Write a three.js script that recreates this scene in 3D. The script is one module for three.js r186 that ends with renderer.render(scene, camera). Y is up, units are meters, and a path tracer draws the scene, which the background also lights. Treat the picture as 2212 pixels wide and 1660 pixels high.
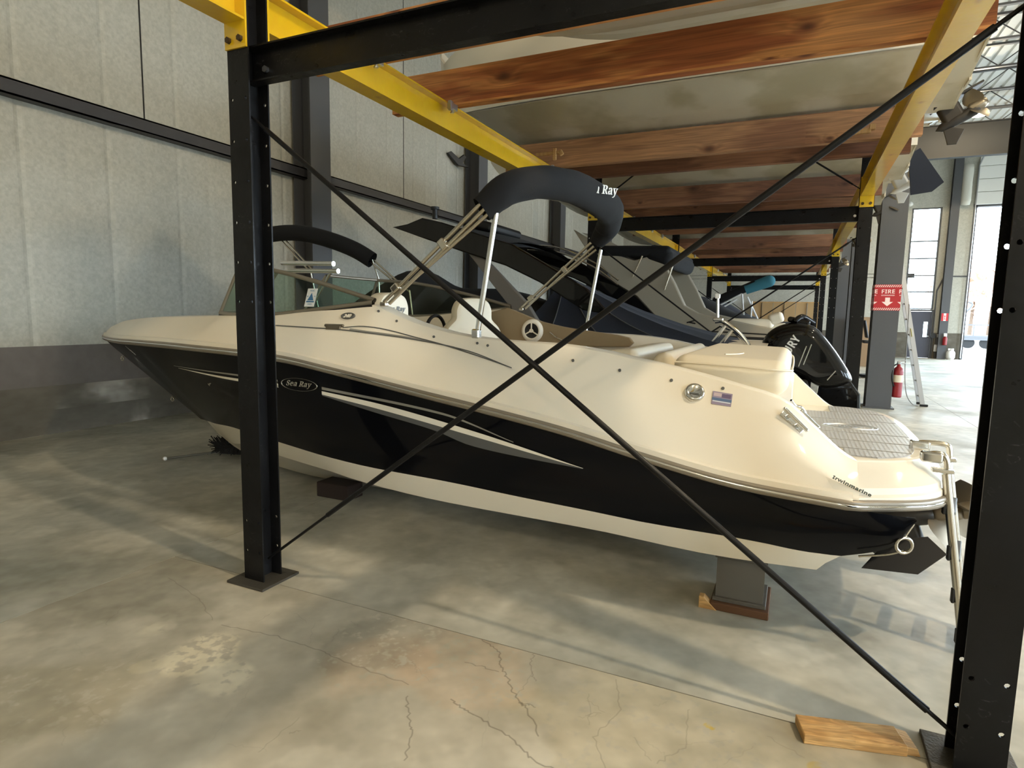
import * as THREE from 'three';
import { RoundedBoxGeometry } from 'three/addons/geometries/RoundedBoxGeometry.js';
import { mergeGeometries, toCreasedNormals } from 'three/addons/utils/BufferGeometryUtils.js';
import { FontLoader } from 'three/addons/loaders/FontLoader.js';
import { TextGeometry } from 'three/addons/geometries/TextGeometry.js';

// ---------------------------------------------------------------- camera, sky, exposure
const scene = new THREE.Scene();
const camera = new THREE.PerspectiveCamera(2 * Math.atan(830 / 1316.74) * 180 / Math.PI, 2212 / 1660, 0.05, 400);
camera.position.set(0, 1.6, 0);
camera.rotation.order = 'YXZ';
camera.rotation.set(-0.115, 0.4331, 0.018);
scene.background = new THREE.Color(0.72, 0.87, 1.0);           // an even, bright overcast sky
scene.backgroundIntensity = 24;
const renderer = new THREE.WebGLRenderer({ antialias: true });
renderer.toneMapping = THREE.LinearToneMapping;
renderer.toneMappingExposure = 0.76;
renderer.shadowMap.enabled = true;
const LAMP_POWER = 210;
const LAMP_COLOUR = new THREE.Color(1.0, 0.825, 0.565);

// ---------------------------------------------------------------- helpers
const V = (x, y, z) => new THREE.Vector3(x, y, z);
const PI = Math.PI;
function rng(seed) { let a = seed >>> 0; return () => { a = (a + 0x6D2B79F5) >>> 0; let t = Math.imul(a ^ (a >>> 15), 1 | a); t = (t + Math.imul(t ^ (t >>> 7), 61 | t)) ^ t; return ((t ^ (t >>> 14)) >>> 0) / 4294967296; }; }
const used = new Map();
function numbered(name) { const n = used.get(name) ?? 0; used.set(name, n + 1); return n ? name + '_' + String(n).padStart(3, '0') : name; }
function flat(g) {                                              // a plain triangle soup with position, normal, uv
  let r = g.index ? g.toNonIndexed() : g.clone();
  if (!r.attributes.normal) r.computeVertexNormals();
  if (!r.attributes.uv) boxUV(r);
  for (const k of Object.keys(r.attributes)) if (!['position', 'normal', 'uv'].includes(k)) r.deleteAttribute(k);
  r.groups = []; r.clearGroups(); return r;
}
function boxUV(g, s = 1) {                                      // metres, from the plane each triangle faces
  if (g.index) { const h = g.toNonIndexed(); g.copy(h); g.setIndex(null); }
  const p = g.attributes.position, uv = new Float32Array(p.count * 2), a = V(), b = V(), c = V();
  for (let i = 0; i < p.count; i += 3) {
    a.fromBufferAttribute(p, i); b.fromBufferAttribute(p, i + 1); c.fromBufferAttribute(p, i + 2);
    const n = b.clone().sub(a).cross(c.clone().sub(a)), x = Math.abs(n.x), y = Math.abs(n.y), z = Math.abs(n.z);
    [a, b, c].forEach((q, k) => {
      const [u, v] = y >= x && y >= z ? [q.x, q.z] : x >= z ? [q.z, q.y] : [q.x, q.y];
      uv[(i + k) * 2] = u * s; uv[(i + k) * 2 + 1] = v * s;
    });
  }
  g.setAttribute('uv', new THREE.BufferAttribute(uv, 2)); return g;
}
const merge = (list) => list.length === 1 ? flat(list[0]) : mergeGeometries(list.map(flat), false);
function obj(name, geos, mat, parent = scene, extra) {
  const m = new THREE.Mesh(merge([].concat(geos).filter(Boolean)), mat);
  m.name = parent === scene ? numbered(name) : name; m.castShadow = m.receiveShadow = true;
  if (extra) Object.assign(m.userData, extra);
  parent.add(m); return m;
}
function tag(o, label, category, group) { o.userData = { ...o.userData, label, category, kind: 'thing' }; if (group) o.userData.group = group; else delete o.userData.group; return o; }
function thing(name, label, category, pos = [0, 0, 0], turn = 0, group) {
  const o = new THREE.Group(); o.name = numbered(name); scene.add(o); o.position.set(...pos); o.rotation.y = turn;
  return tag(o, label, category, group);
}
function dup(root, pos, label, group, turn) {
  const r = root.clone(); r.name = numbered(root.name.replace(/_\d{3}$/, '')); scene.add(r); r.position.set(...pos);
  if (turn !== undefined) r.rotation.y = turn;
  r.userData = { ...root.userData, label: label ?? root.userData.label }; if (group) r.userData.group = group;
  return r;
}
function struct(name, geos, mat) { const m = obj(name, geos, mat); m.userData.kind = 'structure'; return m; }
function structGroup(name) { const o = new THREE.Group(); o.name = numbered(name); o.userData.kind = 'structure'; scene.add(o); return o; }
function tr(g, x = 0, y = 0, z = 0, rx = 0, ry = 0, rz = 0, s) {
  const m = new THREE.Matrix4().makeRotationFromEuler(new THREE.Euler(rx, ry, rz)); if (s) m.scale(V(...[].concat(s, s, s).slice(0, 3)));
  m.setPosition(x, y, z); g.applyMatrix4(m); return g;
}
const bx = (w, h, d, x = 0, y = 0, z = 0, rx = 0, ry = 0, rz = 0) => tr(boxUV(new THREE.BoxGeometry(w, h, d)), x, y, z, rx, ry, rz);
const rb = (w, h, d, r, x = 0, y = 0, z = 0, rx = 0, ry = 0, rz = 0, seg = 3) => tr(new RoundedBoxGeometry(w, h, d, seg, r), x, y, z, rx, ry, rz);
function bar(a, b, r, seg = 10, r2 = r) {                       // a round bar between two points
  const A = a.isVector3 ? a : V(...a), B = b.isVector3 ? b : V(...b), d = B.clone().sub(A), g = new THREE.CylinderGeometry(r2, r, d.length(), seg);
  g.applyQuaternion(new THREE.Quaternion().setFromUnitVectors(V(0, 1, 0), d.clone().normalize())); g.translate((A.x + B.x) / 2, (A.y + B.y) / 2, (A.z + B.z) / 2); return g;
}
function beamBox(a, b, w, h) {                                  // a square bar between two points
  const A = V(...a), B = V(...b), d = B.clone().sub(A), g = new THREE.BoxGeometry(w, h, d.length());
  const m = new THREE.Matrix4().lookAt(B, A, V(0, 1, 0)); boxUV(g); g.applyMatrix4(m); g.translate((A.x + B.x) / 2, (A.y + B.y) / 2, (A.z + B.z) / 2); return g;
}
function tube(pts, r, seg = 40, rad = 8, closed = false, tension = 0.5) { return new THREE.TubeGeometry(new THREE.CatmullRomCurve3(pts.map((p) => p.isVector3 ? p : V(...p)), closed, 'catmullrom', tension), seg, r, rad, closed); }
const cyl = (r, h, x, y, z, seg = 20, rx = 0, ry = 0, rz = 0, r2 = r) => tr(new THREE.CylinderGeometry(r2, r, h, seg), x, y, z, rx, ry, rz);
const lathe = (pts, seg = 28) => new THREE.LatheGeometry(pts.map((p) => new THREE.Vector2(...p)), seg);
function ext(pts, depth, bevel = 0, holes = [], curve = 6) {    // outline in x,y pushed along +z
  const s = pts instanceof THREE.Shape ? pts : new THREE.Shape(pts.map((p) => new THREE.Vector2(...p)));
  for (const h of holes) s.holes.push(h instanceof THREE.Path ? h : new THREE.Path(h.map((p) => new THREE.Vector2(...p))));
  return new THREE.ExtrudeGeometry(s, { depth, bevelEnabled: bevel > 0, bevelSize: bevel, bevelThickness: bevel, bevelSegments: 2, curveSegments: curve });
}
function smoothShape(pts, closed = true, n = 48) { const c = new THREE.SplineCurve(closed ? [...pts, pts[0]].map((p) => new THREE.Vector2(...p)) : pts.map((p) => new THREE.Vector2(...p))); const s = new THREE.Shape(c.getPoints(n)); s.isShape = true; return s; }
function loft(rows, crease = 0.6, close = false) {              // rows of points, every row as long as the others
  const n = rows[0].length, pos = [], idx = [];
  for (const r of rows) for (const p of r) pos.push(...(p.isVector3 ? p.toArray() : p));
  for (let i = 0; i + 1 < rows.length; i++) for (let j = 0; j + 1 < n + (close ? 1 : 0); j++) {
    const a = i * n + j, b = i * n + (j + 1) % n, c = a + n, d = b + n; idx.push(a, c, b, b, c, d);
  }
  const g = new THREE.BufferGeometry(); g.setAttribute('position', new THREE.Float32BufferAttribute(pos, 3)); g.setIndex(idx);
  return boxUV(toCreasedNormals(g.toNonIndexed(), crease));
}
function crease(g, a = 0.6) { return toCreasedNormals(g.index ? g.toNonIndexed() : g, a); }
function table(rows) {                                          // a smooth curve through a table, without overshoot
  const t = [...rows].sort((a, b) => a[0] - b[0]), n = t.length, h = [], d = [], m = [];
  for (let i = 0; i + 1 < n; i++) { h[i] = t[i + 1][0] - t[i][0]; d[i] = (t[i + 1][1] - t[i][1]) / h[i]; }
  m[0] = d[0]; m[n - 1] = d[n - 2];
  for (let i = 1; i + 1 < n; i++) m[i] = d[i - 1] * d[i] > 0 ? 2 * d[i - 1] * d[i] / (d[i - 1] + d[i]) : 0;
  return (x) => {
    x = Math.min(Math.max(x, t[0][0]), t[n - 1][0]); let i = 0; while (i < n - 2 && x > t[i + 1][0]) i++;
    const s = (x - t[i][0]) / h[i], s2 = s * s, s3 = s2 * s;
    return (2 * s3 - 3 * s2 + 1) * t[i][1] + (s3 - 2 * s2 + s) * h[i] * m[i] + (3 * s2 - 2 * s3) * t[i + 1][1] + (s3 - s2) * h[i] * m[i + 1];
  };
}
const lerp = (a, b, t) => a + (b - a) * t;
const range = (a, b, n) => Array.from({ length: n + 1 }, (_, i) => a + (b - a) * i / n);

// ---------------------------------------------------------------- computed textures
function lattice(seed, p) { const r = rng(seed), a = new Float32Array(p * p); for (let i = 0; i < a.length; i++) a[i] = r(); return a; }
function tileNoise(seed, period) {                              // value noise that repeats after `period` cells
  const L = lattice(seed, period);
  return (x, y) => {
    const xi = Math.floor(x), yi = Math.floor(y), fx = x - xi, fy = y - yi, u = fx * fx * (3 - 2 * fx), v = fy * fy * (3 - 2 * fy);
    const X0 = ((xi % period) + period) % period, X1 = (X0 + 1) % period, Y0 = (((yi % period) + period) % period) * period, Y1 = ((((yi + 1) % period) + period) % period) * period;
    return (L[Y0 + X0] * (1 - u) + L[Y0 + X1] * u) * (1 - v) + (L[Y1 + X0] * (1 - u) + L[Y1 + X1] * u) * v;
  };
}
function fbmTile(seed, base, oct, gain = 0.5) {
  const ns = Array.from({ length: oct }, (_, o) => tileNoise(seed + o * 17, base << o));
  return (u, v) => { let s = 0, a = 1, t = 0; for (let o = 0; o < oct; o++) { s += a * ns[o](u * (base << o), v * (base << o)); t += a; a *= gain; } return s / t; };
}
function dataTex(w, h, fn, srgb, rep) {                         // fn(u, v, out) writes 0..1 values
  const d = new Uint8Array(w * h * 4), o = [0, 0, 0];
  for (let y = 0; y < h; y++) for (let x = 0; x < w; x++) { fn(x / w, y / h, o); const k = (y * w + x) * 4; d[k] = o[0] * 255; d[k + 1] = o[1] * 255; d[k + 2] = o[2] * 255; d[k + 3] = 255; }
  const t = new THREE.DataTexture(d, w, h, THREE.RGBAFormat); t.magFilter = THREE.LinearFilter; t.minFilter = THREE.LinearMipmapLinearFilter; t.generateMipmaps = true;
  t.wrapS = t.wrapT = THREE.RepeatWrapping; if (srgb) t.colorSpace = THREE.SRGBColorSpace; if (rep) t.repeat.set(1 / rep[0], 1 / (rep[1] ?? rep[0])); t.needsUpdate = true; return t;
}
const clamp = (x, a = 0, b = 1) => Math.min(Math.max(x, a), b);
const smooth = (a, b, x) => { const t = clamp((x - a) / (b - a)); return t * t * (3 - 2 * t); };
function canvasTex(w, h, draw) { const c = document.createElement('canvas'); c.width = w; c.height = h; draw(c.getContext('2d'), w, h); const t = new THREE.CanvasTexture(c); t.colorSpace = THREE.SRGBColorSpace; return t; }
const SLAB_CRACKS = [
  [[[-1.31, -2.53], [-1.18, -2.46], [-1.12, -2.36], [-1.04, -2.27], [-0.94, -2.16], [-0.91, -2.15], [-0.77, -1.99]], 2.2, 0.6], [[[-0.94, -2.16], [-0.86, -2.17]], 2, 0.5],
  [[[-1.38, -1.99], [-1.28, -1.86], [-1.23, -1.81], [-1.17, -1.66]], 2, 0.55], [[[-1.20, -2.05], [-1.08, -2.01], [-0.89, -1.96], [-0.77, -1.89], [-0.5, -1.84]], 2.4, 0.6],
  [[[-2.56, -2.05], [-2.22, -2.10], [-1.92, -2.09], [-1.73, -2.07], [-1.39, -2.06]], 2.2, 0.45], [[[-1.29, -2.32], [-1.09, -2.32]], 2, 0.5], [[[-1.03, -2.53], [-1.0, -2.41], [-0.92, -2.31]], 1.8, 0.4],
  [[[-0.62, -2.5], [-0.55, -2.3], [-0.6, -2.1], [-0.48, -1.9]], 1.6, 0.35], [[[-0.3, -2.44], [-0.28, -2.2], [-0.36, -2.05]], 1.6, 0.3], [[[-3.3, -2.3], [-2.9, -2.2], [-2.6, -2.05]], 1.6, 0.35]];
// ---------------------------------------------------------------- materials
const std = (color, roughness = 0.6, metalness = 0, more = {}) => new THREE.MeshStandardMaterial({ color, roughness, metalness, ...more });
const phys = (color, roughness = 0.4, metalness = 0, more = {}) => new THREE.MeshPhysicalMaterial({ color, roughness, metalness, ...more });
const cloudA = fbmTile(11, 3, 6), cloudB = fbmTile(29, 6, 5), grainN = fbmTile(47, 48, 3), streak = tileNoise(5, 64);
function concreteTone(u, v, o, warm = 0) {
  const a = cloudA(u, v), b = cloudB(v + 0.37, u + 0.11), g = grainN(u, v), s = 0;
  let t = 0.655 + (a - 0.5) * 0.36 + (b - 0.5) * 0.24 + (g - 0.5) * 0.13;
  t -= smooth(0.60, 0.74, b) * 0.09; t += smooth(0.62, 0.72, cloudB(u * 2 % 1, v * 2 % 1)) * 0.05; t -= s * 0.10;
  const w = (a - 0.5) * 0.05 + warm;
  o[0] = clamp(t + 0.012 + w); o[1] = clamp(t); o[2] = clamp(t - 0.055 - w);
}
const scrA = tileNoise(61, 32), scrB = tileNoise(67, 24);
function fbmScratch(u, v) { const x = scrA(u * 32 + 3 * scrB(v * 24, u * 24), v * 32), y = scrB(u * 24, v * 24 + 2 * scrA(u * 32, v * 32)); return smooth(0.035, 0.0, Math.abs(x - 0.5)) * smooth(0.45, 0.7, y); }
const T_concrete = dataTex(1024, 1024, (u, v, o) => concreteTone(u, v, o), true, [4.1]);
const T_concreteRough = dataTex(512, 512, (u, v, o) => { const t = 0.60 + (cloudB(u, v) - 0.5) * 0.4 + (cloudA(v, u) - 0.5) * 0.25; o[0] = o[1] = o[2] = clamp(t, 0.35, 0.85); }, false, [4.1]);
const T_concreteBump = dataTex(512, 512, (u, v, o) => { o[0] = o[1] = o[2] = clamp(0.5 + (cloudB(u, v) - 0.5) * 0.7 + (grainN(u, v) - 0.5) * 0.5); }, false, [4.1]);
const M_floor = std(0xffffff, 0.9, 0, { map: T_concrete, roughnessMap: T_concreteRough, bumpMap: T_concreteBump, bumpScale: 0.003 });
// the slab in front of the camera carries its own cracks, stains and paint marks; x from -3.55, z from -2.53, 6.15 m a side
const T_slab = (() => {
  const n = 2048, side = 6.15, c = document.createElement('canvas'); c.width = c.height = n; const g = c.getContext('2d');
  const im = g.createImageData(n, n), o = [0, 0, 0], r = rng(5);
  const blotch = [[-1.26, -2.25, 0.28, 1.02, 0.985, 0.96], [-1.58, -2.13, 0.22, 1.02, 0.985, 0.96], [-2.82, -1.87, 0.11, 1.10, 1.10, 1.09], [-2.40, -1.82, 0.17, 1.17, 1.17, 1.15], [-2.18, -1.74, 0.14, 1.15, 1.15, 1.14], [-2.55, -1.65, 0.06, 1.08, 1.08, 1.06], [-0.21, -2.36, 0.022, 1.04, 0.96, 0.62], [0.17, -2.30, 0.03, 1.02, 0.96, 0.75], [-0.3, -2.0, 0.6, 1.04, 1.03, 1.0], [-1.75, -2.3, 0.25, 0.9, 0.9, 0.9], [-2.7, -1.3, 0.35, 0.94, 0.93, 0.9]];
  for (let y = 0; y < n; y++) for (let x = 0; x < n; x++) {
    const u = x / n, v = y / n, X = -3.55 + u * side, Z = -2.53 + v * side; concreteTone(u * 1.5 % 1, v * 1.5 % 1, o, 0.012);
    const wob = (cloudB(u * 3 % 1, v * 3 % 1) - 0.5), gr = grainN(u * 4 % 1, v * 4 % 1);
    for (const [bxx, bz, rad, cr, cg, cb] of blotch) { const d = Math.hypot(X - bxx, Z - bz) / rad + wob * 1.5; const k = smooth(1.15, 0.75, d) * smooth(0.32, 0.58, gr + (cr > 1.15 ? 0 : 0.14)); o[0] *= 1 + (cr - 1) * k; o[1] *= 1 + (cg - 1) * k; o[2] *= 1 + (cb - 1) * k; }
    const i = (y * n + x) * 4; for (let q = 0; q < 3; q++) im.data[i + q] = clamp(o[q]) * 255; im.data[i + 3] = 255;
  }
  g.putImageData(im, 0, 0);
  const P = (X, Z) => [(X + 3.55) / side * n, (Z + 2.53) / side * n];
  const crack = (pts, w, al) => {
    g.strokeStyle = `rgba(58,50,40,${al * 0.6})`; g.lineWidth = w * 0.8; g.lineJoin = 'round'; g.beginPath();
    for (let i = 0; i + 1 < pts.length; i++) for (let k = 0; k < 10; k++) { const [x, y] = P(lerp(pts[i][0], pts[i + 1][0], k / 10) + (r() - 0.5) * 0.016, lerp(pts[i][1], pts[i + 1][1], k / 10) + (r() - 0.5) * 0.016); i || k ? g.lineTo(x, y) : g.moveTo(x, y); } g.stroke();
  };
  for (const [pts, w, al] of SLAB_CRACKS) crack(pts, w, al);
  for (let i = 0; i < 150; i++) { const x = -3.2 + r() * 5, z = -2.4 + r() * 2.4, a = r() * 6.3, l = 0.03 + r() * 0.22; crack([[x, z], [x + Math.cos(a) * l, z + Math.sin(a) * l]], 0.6 + r(), 0.10 + r() * 0.18); }
  const d = g.getImageData(0, 0, n, n).data, t = new THREE.DataTexture(new Uint8Array(d), n, n, THREE.RGBAFormat);
  t.magFilter = THREE.LinearFilter; t.minFilter = THREE.LinearMipmapLinearFilter; t.generateMipmaps = true; t.colorSpace = THREE.SRGBColorSpace; t.wrapS = t.wrapT = THREE.RepeatWrapping; t.repeat.set(1 / side, 1 / side); t.offset.set(3.55 / side, 2.53 / side); t.needsUpdate = true; return t;
})();
const M_slab = std(0xffffff, 0.95, 0, { map: T_slab, roughnessMap: T_concreteRough, bumpMap: T_concreteBump, bumpScale: 0.003 });
const T_wallConc = dataTex(1024, 512, (u, v, o) => {
  const a = cloudA(u, v), b = cloudB(u, v), g = grainN(u, v); let t = 0.38 + (a - 0.5) * 0.22 + (b - 0.5) * 0.12 + (g - 0.5) * 0.06;
  t += smooth(0.54, 0.68, cloudA(u * 2 % 1, 0.3 + v * 0.5)) * smooth(0.35, 0.7, b) * 0.30;
  o[0] = clamp(t + 0.02); o[1] = clamp(t); o[2] = clamp(t - 0.04);
}, true, [6, 3]);
const M_wallConc = std(0xffffff, 0.85, 0, { map: T_wallConc, bumpMap: T_concreteBump, bumpScale: 0.004 });
const T_wallConcSmooth = dataTex(512, 512, (u, v, o) => { const t = 0.42 + (cloudA(u, v) - 0.5) * 0.10 + (grainN(u, v) - 0.5) * 0.04; o[0] = t + 0.01; o[1] = t - 0.01; o[2] = t - 0.025; }, true, [4.1]);
const M_wallConcSmooth = std(0xffffff, 0.85, 0, { map: T_wallConcSmooth });
const T_stucco = dataTex(512, 512, (u, v, o) => { const t = 0.70 + (grainN(u, v) - 0.5) * 0.10 + (cloudA(u, v) - 0.5) * 0.05; o[0] = t + 0.005; o[1] = t; o[2] = t - 0.045; }, true, [1.6]);
const T_stuccoB = dataTex(512, 512, (u, v, o) => { o[0] = o[1] = o[2] = clamp(0.5 + (grainN(u, v) - 0.5) * 1.4); }, false, [1.2]);
const M_panel = std(0xffffff, 0.55, 0, { map: T_stucco, bumpMap: T_stuccoB, bumpScale: 0.0015 });
const M_greySteel = std(0x4c4d50, 0.5, 0.1, { bumpMap: T_stuccoB, bumpScale: 0.0004 });
const M_darkGirt = std(0x3c3c40, 0.5, 0.1);
const T_blackRough = dataTex(256, 256, (u, v, o) => { o[0] = o[1] = o[2] = clamp(0.42 + (cloudB(u, v) - 0.5) * 0.5); }, false, [0.7]);
const T_black = dataTex(256, 256, (u, v, o) => { const s = fbmScratch(u, v), t = 0.072 + (cloudB(u, v) - 0.5) * 0.03 + s * 0.16 * smooth(0.45, 0.6, cloudA(u, v)); o[0] = t; o[1] = t; o[2] = t + 0.004; }, true, [0.9]);
const M_black = phys(0xffffff, 1, 0.0, { specularIntensity: 0.45, map: T_black, roughnessMap: T_blackRough, bumpMap: T_stuccoB, bumpScale: 0.0006 });
const M_plate = std(0x4a463e, 0.6, 0.3, { bumpMap: T_stuccoB, bumpScale: 0.001 });
const T_yellow = dataTex(512, 512, (u, v, o) => { const a = cloudB(u, v), g = grainN(u, v), k = smooth(0.67, 0.75, cloudA(u, v)) * 0.25; o[0] = clamp(0.88 + (a - 0.5) * 0.10 - k * 0.5); o[1] = clamp(0.715 + (a - 0.5) * 0.10 + (g - 0.5) * 0.03 - k * 0.6); o[2] = clamp(0.03 + k * 0.05); }, true, [1.5]);
const M_yellow = phys(0xffffff, 0.38, 0, { map: T_yellow, bumpMap: T_stuccoB, bumpScale: 0.0006, clearcoat: 0.9, clearcoatRoughness: 0.12 });
const M_bolt = std(0x4a3a22, 0.6, 0.5), M_galv = std(0xb8bcc2, 0.28, 0.9), M_rust = std(0x5d3f26, 0.85, 0.2);
function woodTex(seed, A, B, C, knots) {                        // grain runs along u (length), 3.9 m by 0.4 m
  const n1 = fbmTile(seed, 4, 4), n2 = tileNoise(seed + 3, 96), n3 = fbmTile(seed + 7, 8, 3), r = rng(seed), K = Array.from({ length: knots }, () => [r(), r(), 0.04 + r() * 0.06]);
  return dataTex(1024, 256, (u, v, o) => {
    let bend = (n1(u, v) - 0.5) * 0.9, kn = 0;
    for (const [ku, kv, kr] of K) { const du = (u - ku) * 3.9 / 0.4, dv = v - kv, d = Math.hypot(du * 0.55, dv) / kr; bend += Math.exp(-d * d * 0.25) * 0.35; kn = Math.max(kn, Math.exp(-d * d)); }
    const ring = 0.5 + 0.5 * Math.sin((v * 7 + bend * 5) * PI * 2), fine = n2(u * 10 % 96, (v * 96 + bend * 12)), heart = smooth(0.42, 0.62, n1((u + 0.3) % 1, v * 0.6) + (0.5 - v) * 0.12 + bend * 0.1), pat = n3(u, v);
    for (let k = 0; k < 3; k++) { let t = lerp(A[k], B[k], heart); t *= 0.86 + 0.16 * ring * 0.6 + 0.18 * (fine - 0.5) + 0.22 * (pat - 0.5) + 0.06; t = lerp(t, C[k], kn * 0.8); o[k] = clamp(t); }
  }, true, [3.9, 0.4]);
}
const WOODS = [woodTex(101, [0.82, 0.57, 0.33], [0.62, 0.36, 0.20], [0.32, 0.17, 0.10], 5), woodTex(131, [0.70, 0.52, 0.37], [0.56, 0.39, 0.28], [0.32, 0.2, 0.13], 6), woodTex(171, [0.60, 0.42, 0.30], [0.47, 0.31, 0.22], [0.27, 0.16, 0.11], 7)].map((map) => std(0xffffff, 0.72, 0, { map, bumpMap: map, bumpScale: 0.002 }));
const T_pine = woodTex(211, [0.80, 0.64, 0.42], [0.72, 0.55, 0.33], [0.28, 0.18, 0.10], 4); T_pine.repeat.set(1 / 0.7, 1 / 0.2);
const M_pine = std(0xffffff, 0.75, 0, { map: T_pine, bumpMap: T_pine, bumpScale: 0.002 });
const M_gelWhite = phys(0xe6ddca, 0.5, 0, { clearcoat: 0.5, clearcoatRoughness: 0.08 });
const M_gelNavy = phys(0x05070d, 0.5, 0, { clearcoat: 0.3, clearcoatRoughness: 0.05, specularIntensity: 0.1 });
const T_oldHull = dataTex(512, 512, (u, v, o) => { const a = cloudA(u, v), b = cloudB(v, u); const k = smooth(0.52, 0.68, a) * 0.6; o[0] = lerp(0.80, 0.62, k) + (b - 0.5) * 0.06; o[1] = lerp(0.77, 0.58, k) + (b - 0.5) * 0.06; o[2] = lerp(0.69, 0.45, k) + (b - 0.5) * 0.05; }, true, [2.6]);
const M_oldHull = phys(0xffffff, 0.42, 0, { map: T_oldHull, clearcoat: 0.3, clearcoatRoughness: 0.3 });
const M_hullWhite = phys(0xe6e0d0, 0.35, 0, { clearcoat: 0.5, clearcoatRoughness: 0.2 });
const M_chrome = std(0xd8d8d6, 0.12, 1), M_steelTube = std(0xc9c4b8, 0.22, 1), M_stainProp = std(0x857a68, 0.35, 0.7), M_alu = std(0xb9bbbd, 0.4, 0.8);
const M_vinyl = std(0xe2d7bf, 0.45), M_vinylTan = std(0x8e7a5c, 0.5), M_vinylGrey = std(0x8e8c86, 0.5), M_carpet = std(0x6a5f50, 0.95);
const T_canvasB = dataTex(128, 128, (u, v, o) => { const t = 0.5 + 0.25 * Math.sin(u * 64 * PI * 2) * Math.sin(v * 64 * PI * 2) + (grainN(u, v) - 0.5) * 0.3; o[0] = o[1] = o[2] = clamp(t); }, false, [0.25]);
const M_canvas = std(0x0a0a0c, 0.95, 0, { bumpMap: T_canvasB, bumpScale: 0.0015 }), M_canvasBlue = std(0x1c212d, 0.9, 0, { bumpMap: T_canvasB, bumpScale: 0.0015 });
const M_darkGloss = phys(0x040405, 0.5, 0, { clearcoat: 0.6, clearcoatRoughness: 0.03, specularIntensity: 0.15 }), M_blackPlastic = std(0x0d0d0e, 0.5), M_rubber = std(0x111111, 0.85);
const M_glassTint = phys(0xb9cfc0, 0.03, 0, { transmission: 1, thickness: 0, ior: 1.5 }), M_glassClear = phys(0xf2f7f6, 0.03, 0, { transmission: 1, thickness: 0 });
const T_tread = dataTex(128, 128, (u, v, o) => { const a = Math.abs(((u * 8) % 1) - 0.5) + Math.abs(((v * 8) % 1) - 0.5), k = smooth(0.42, 0.3, a); o[0] = o[1] = o[2] = k; }, false, [0.17]);
const M_tread = std(0xaeadab, 0.4, 0, { bumpMap: T_tread, bumpScale: 0.004 });
const M_graphicSilver = std(0xa9a79f, 0.3, 0.6), M_graphicWhite = std(0xe8e2d2, 0.4), M_graphicGrey = std(0x5c5d5c, 0.4, 0.2);
const M_white = std(0xe6e6e2, 0.5), M_red = std(0x7f1016, 0.4), M_concreteDark = std(0x55524c, 0.9);
// ---------------------------------------------------------------- the building
const LX = -8.4, RX = 12.0, FZ = -31.6, NZ = 12.5, ROOF = 9.35;
{ // floor: slabs parted by saw cuts
  const g = structGroup('floor'), xs = [LX - 0.3, -3.55, 2.6, 8.75, RX + 0.3], zs = [NZ + 0.3, 3.62, -2.53, -8.68, -14.83, -20.98, -27.13, FZ - 0.3], cut = 0.006, M_joint = std(0x2a261f, 0.95);
  obj('sub_base', bx(RX - LX + 0.6, 0.1, NZ - FZ + 0.6, (LX + RX) / 2, -0.15, (NZ + FZ) / 2), M_concreteDark, g);
  for (let j = 1; j < 7; j++) for (let i = 0; i < 4; i++) if (!(i === 0 && j === 2)) obj('joint_filler', bx(xs[i + 1] - xs[i], 0.03, cut + 0.002, (xs[i] + xs[i + 1]) / 2, -0.018, zs[j]), M_joint, g);
  for (let i = 1; i < 4; i++) obj('joint_filler', bx(cut + 0.002, 0.03, NZ - FZ, xs[i], -0.018, (NZ + FZ) / 2), M_joint, g);
  for (let i = 0; i < 4; i++) for (let j = 0; j < 7; j++) {
    if (i === 0 && j === 2) continue;
    const x0 = xs[i] + cut / 2, x1 = xs[i + 1] - cut / 2, z1 = zs[j] - cut / 2, z0 = zs[i === 0 && j === 1 ? 3 : j + 1] + cut / 2;
    obj('slab', boxUV(bx(x1 - x0, 0.1, z1 - z0, (x0 + x1) / 2, -0.05, (z0 + z1) / 2)), i === 1 && j === 1 ? M_slab : M_floor, g);
  }
}
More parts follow.
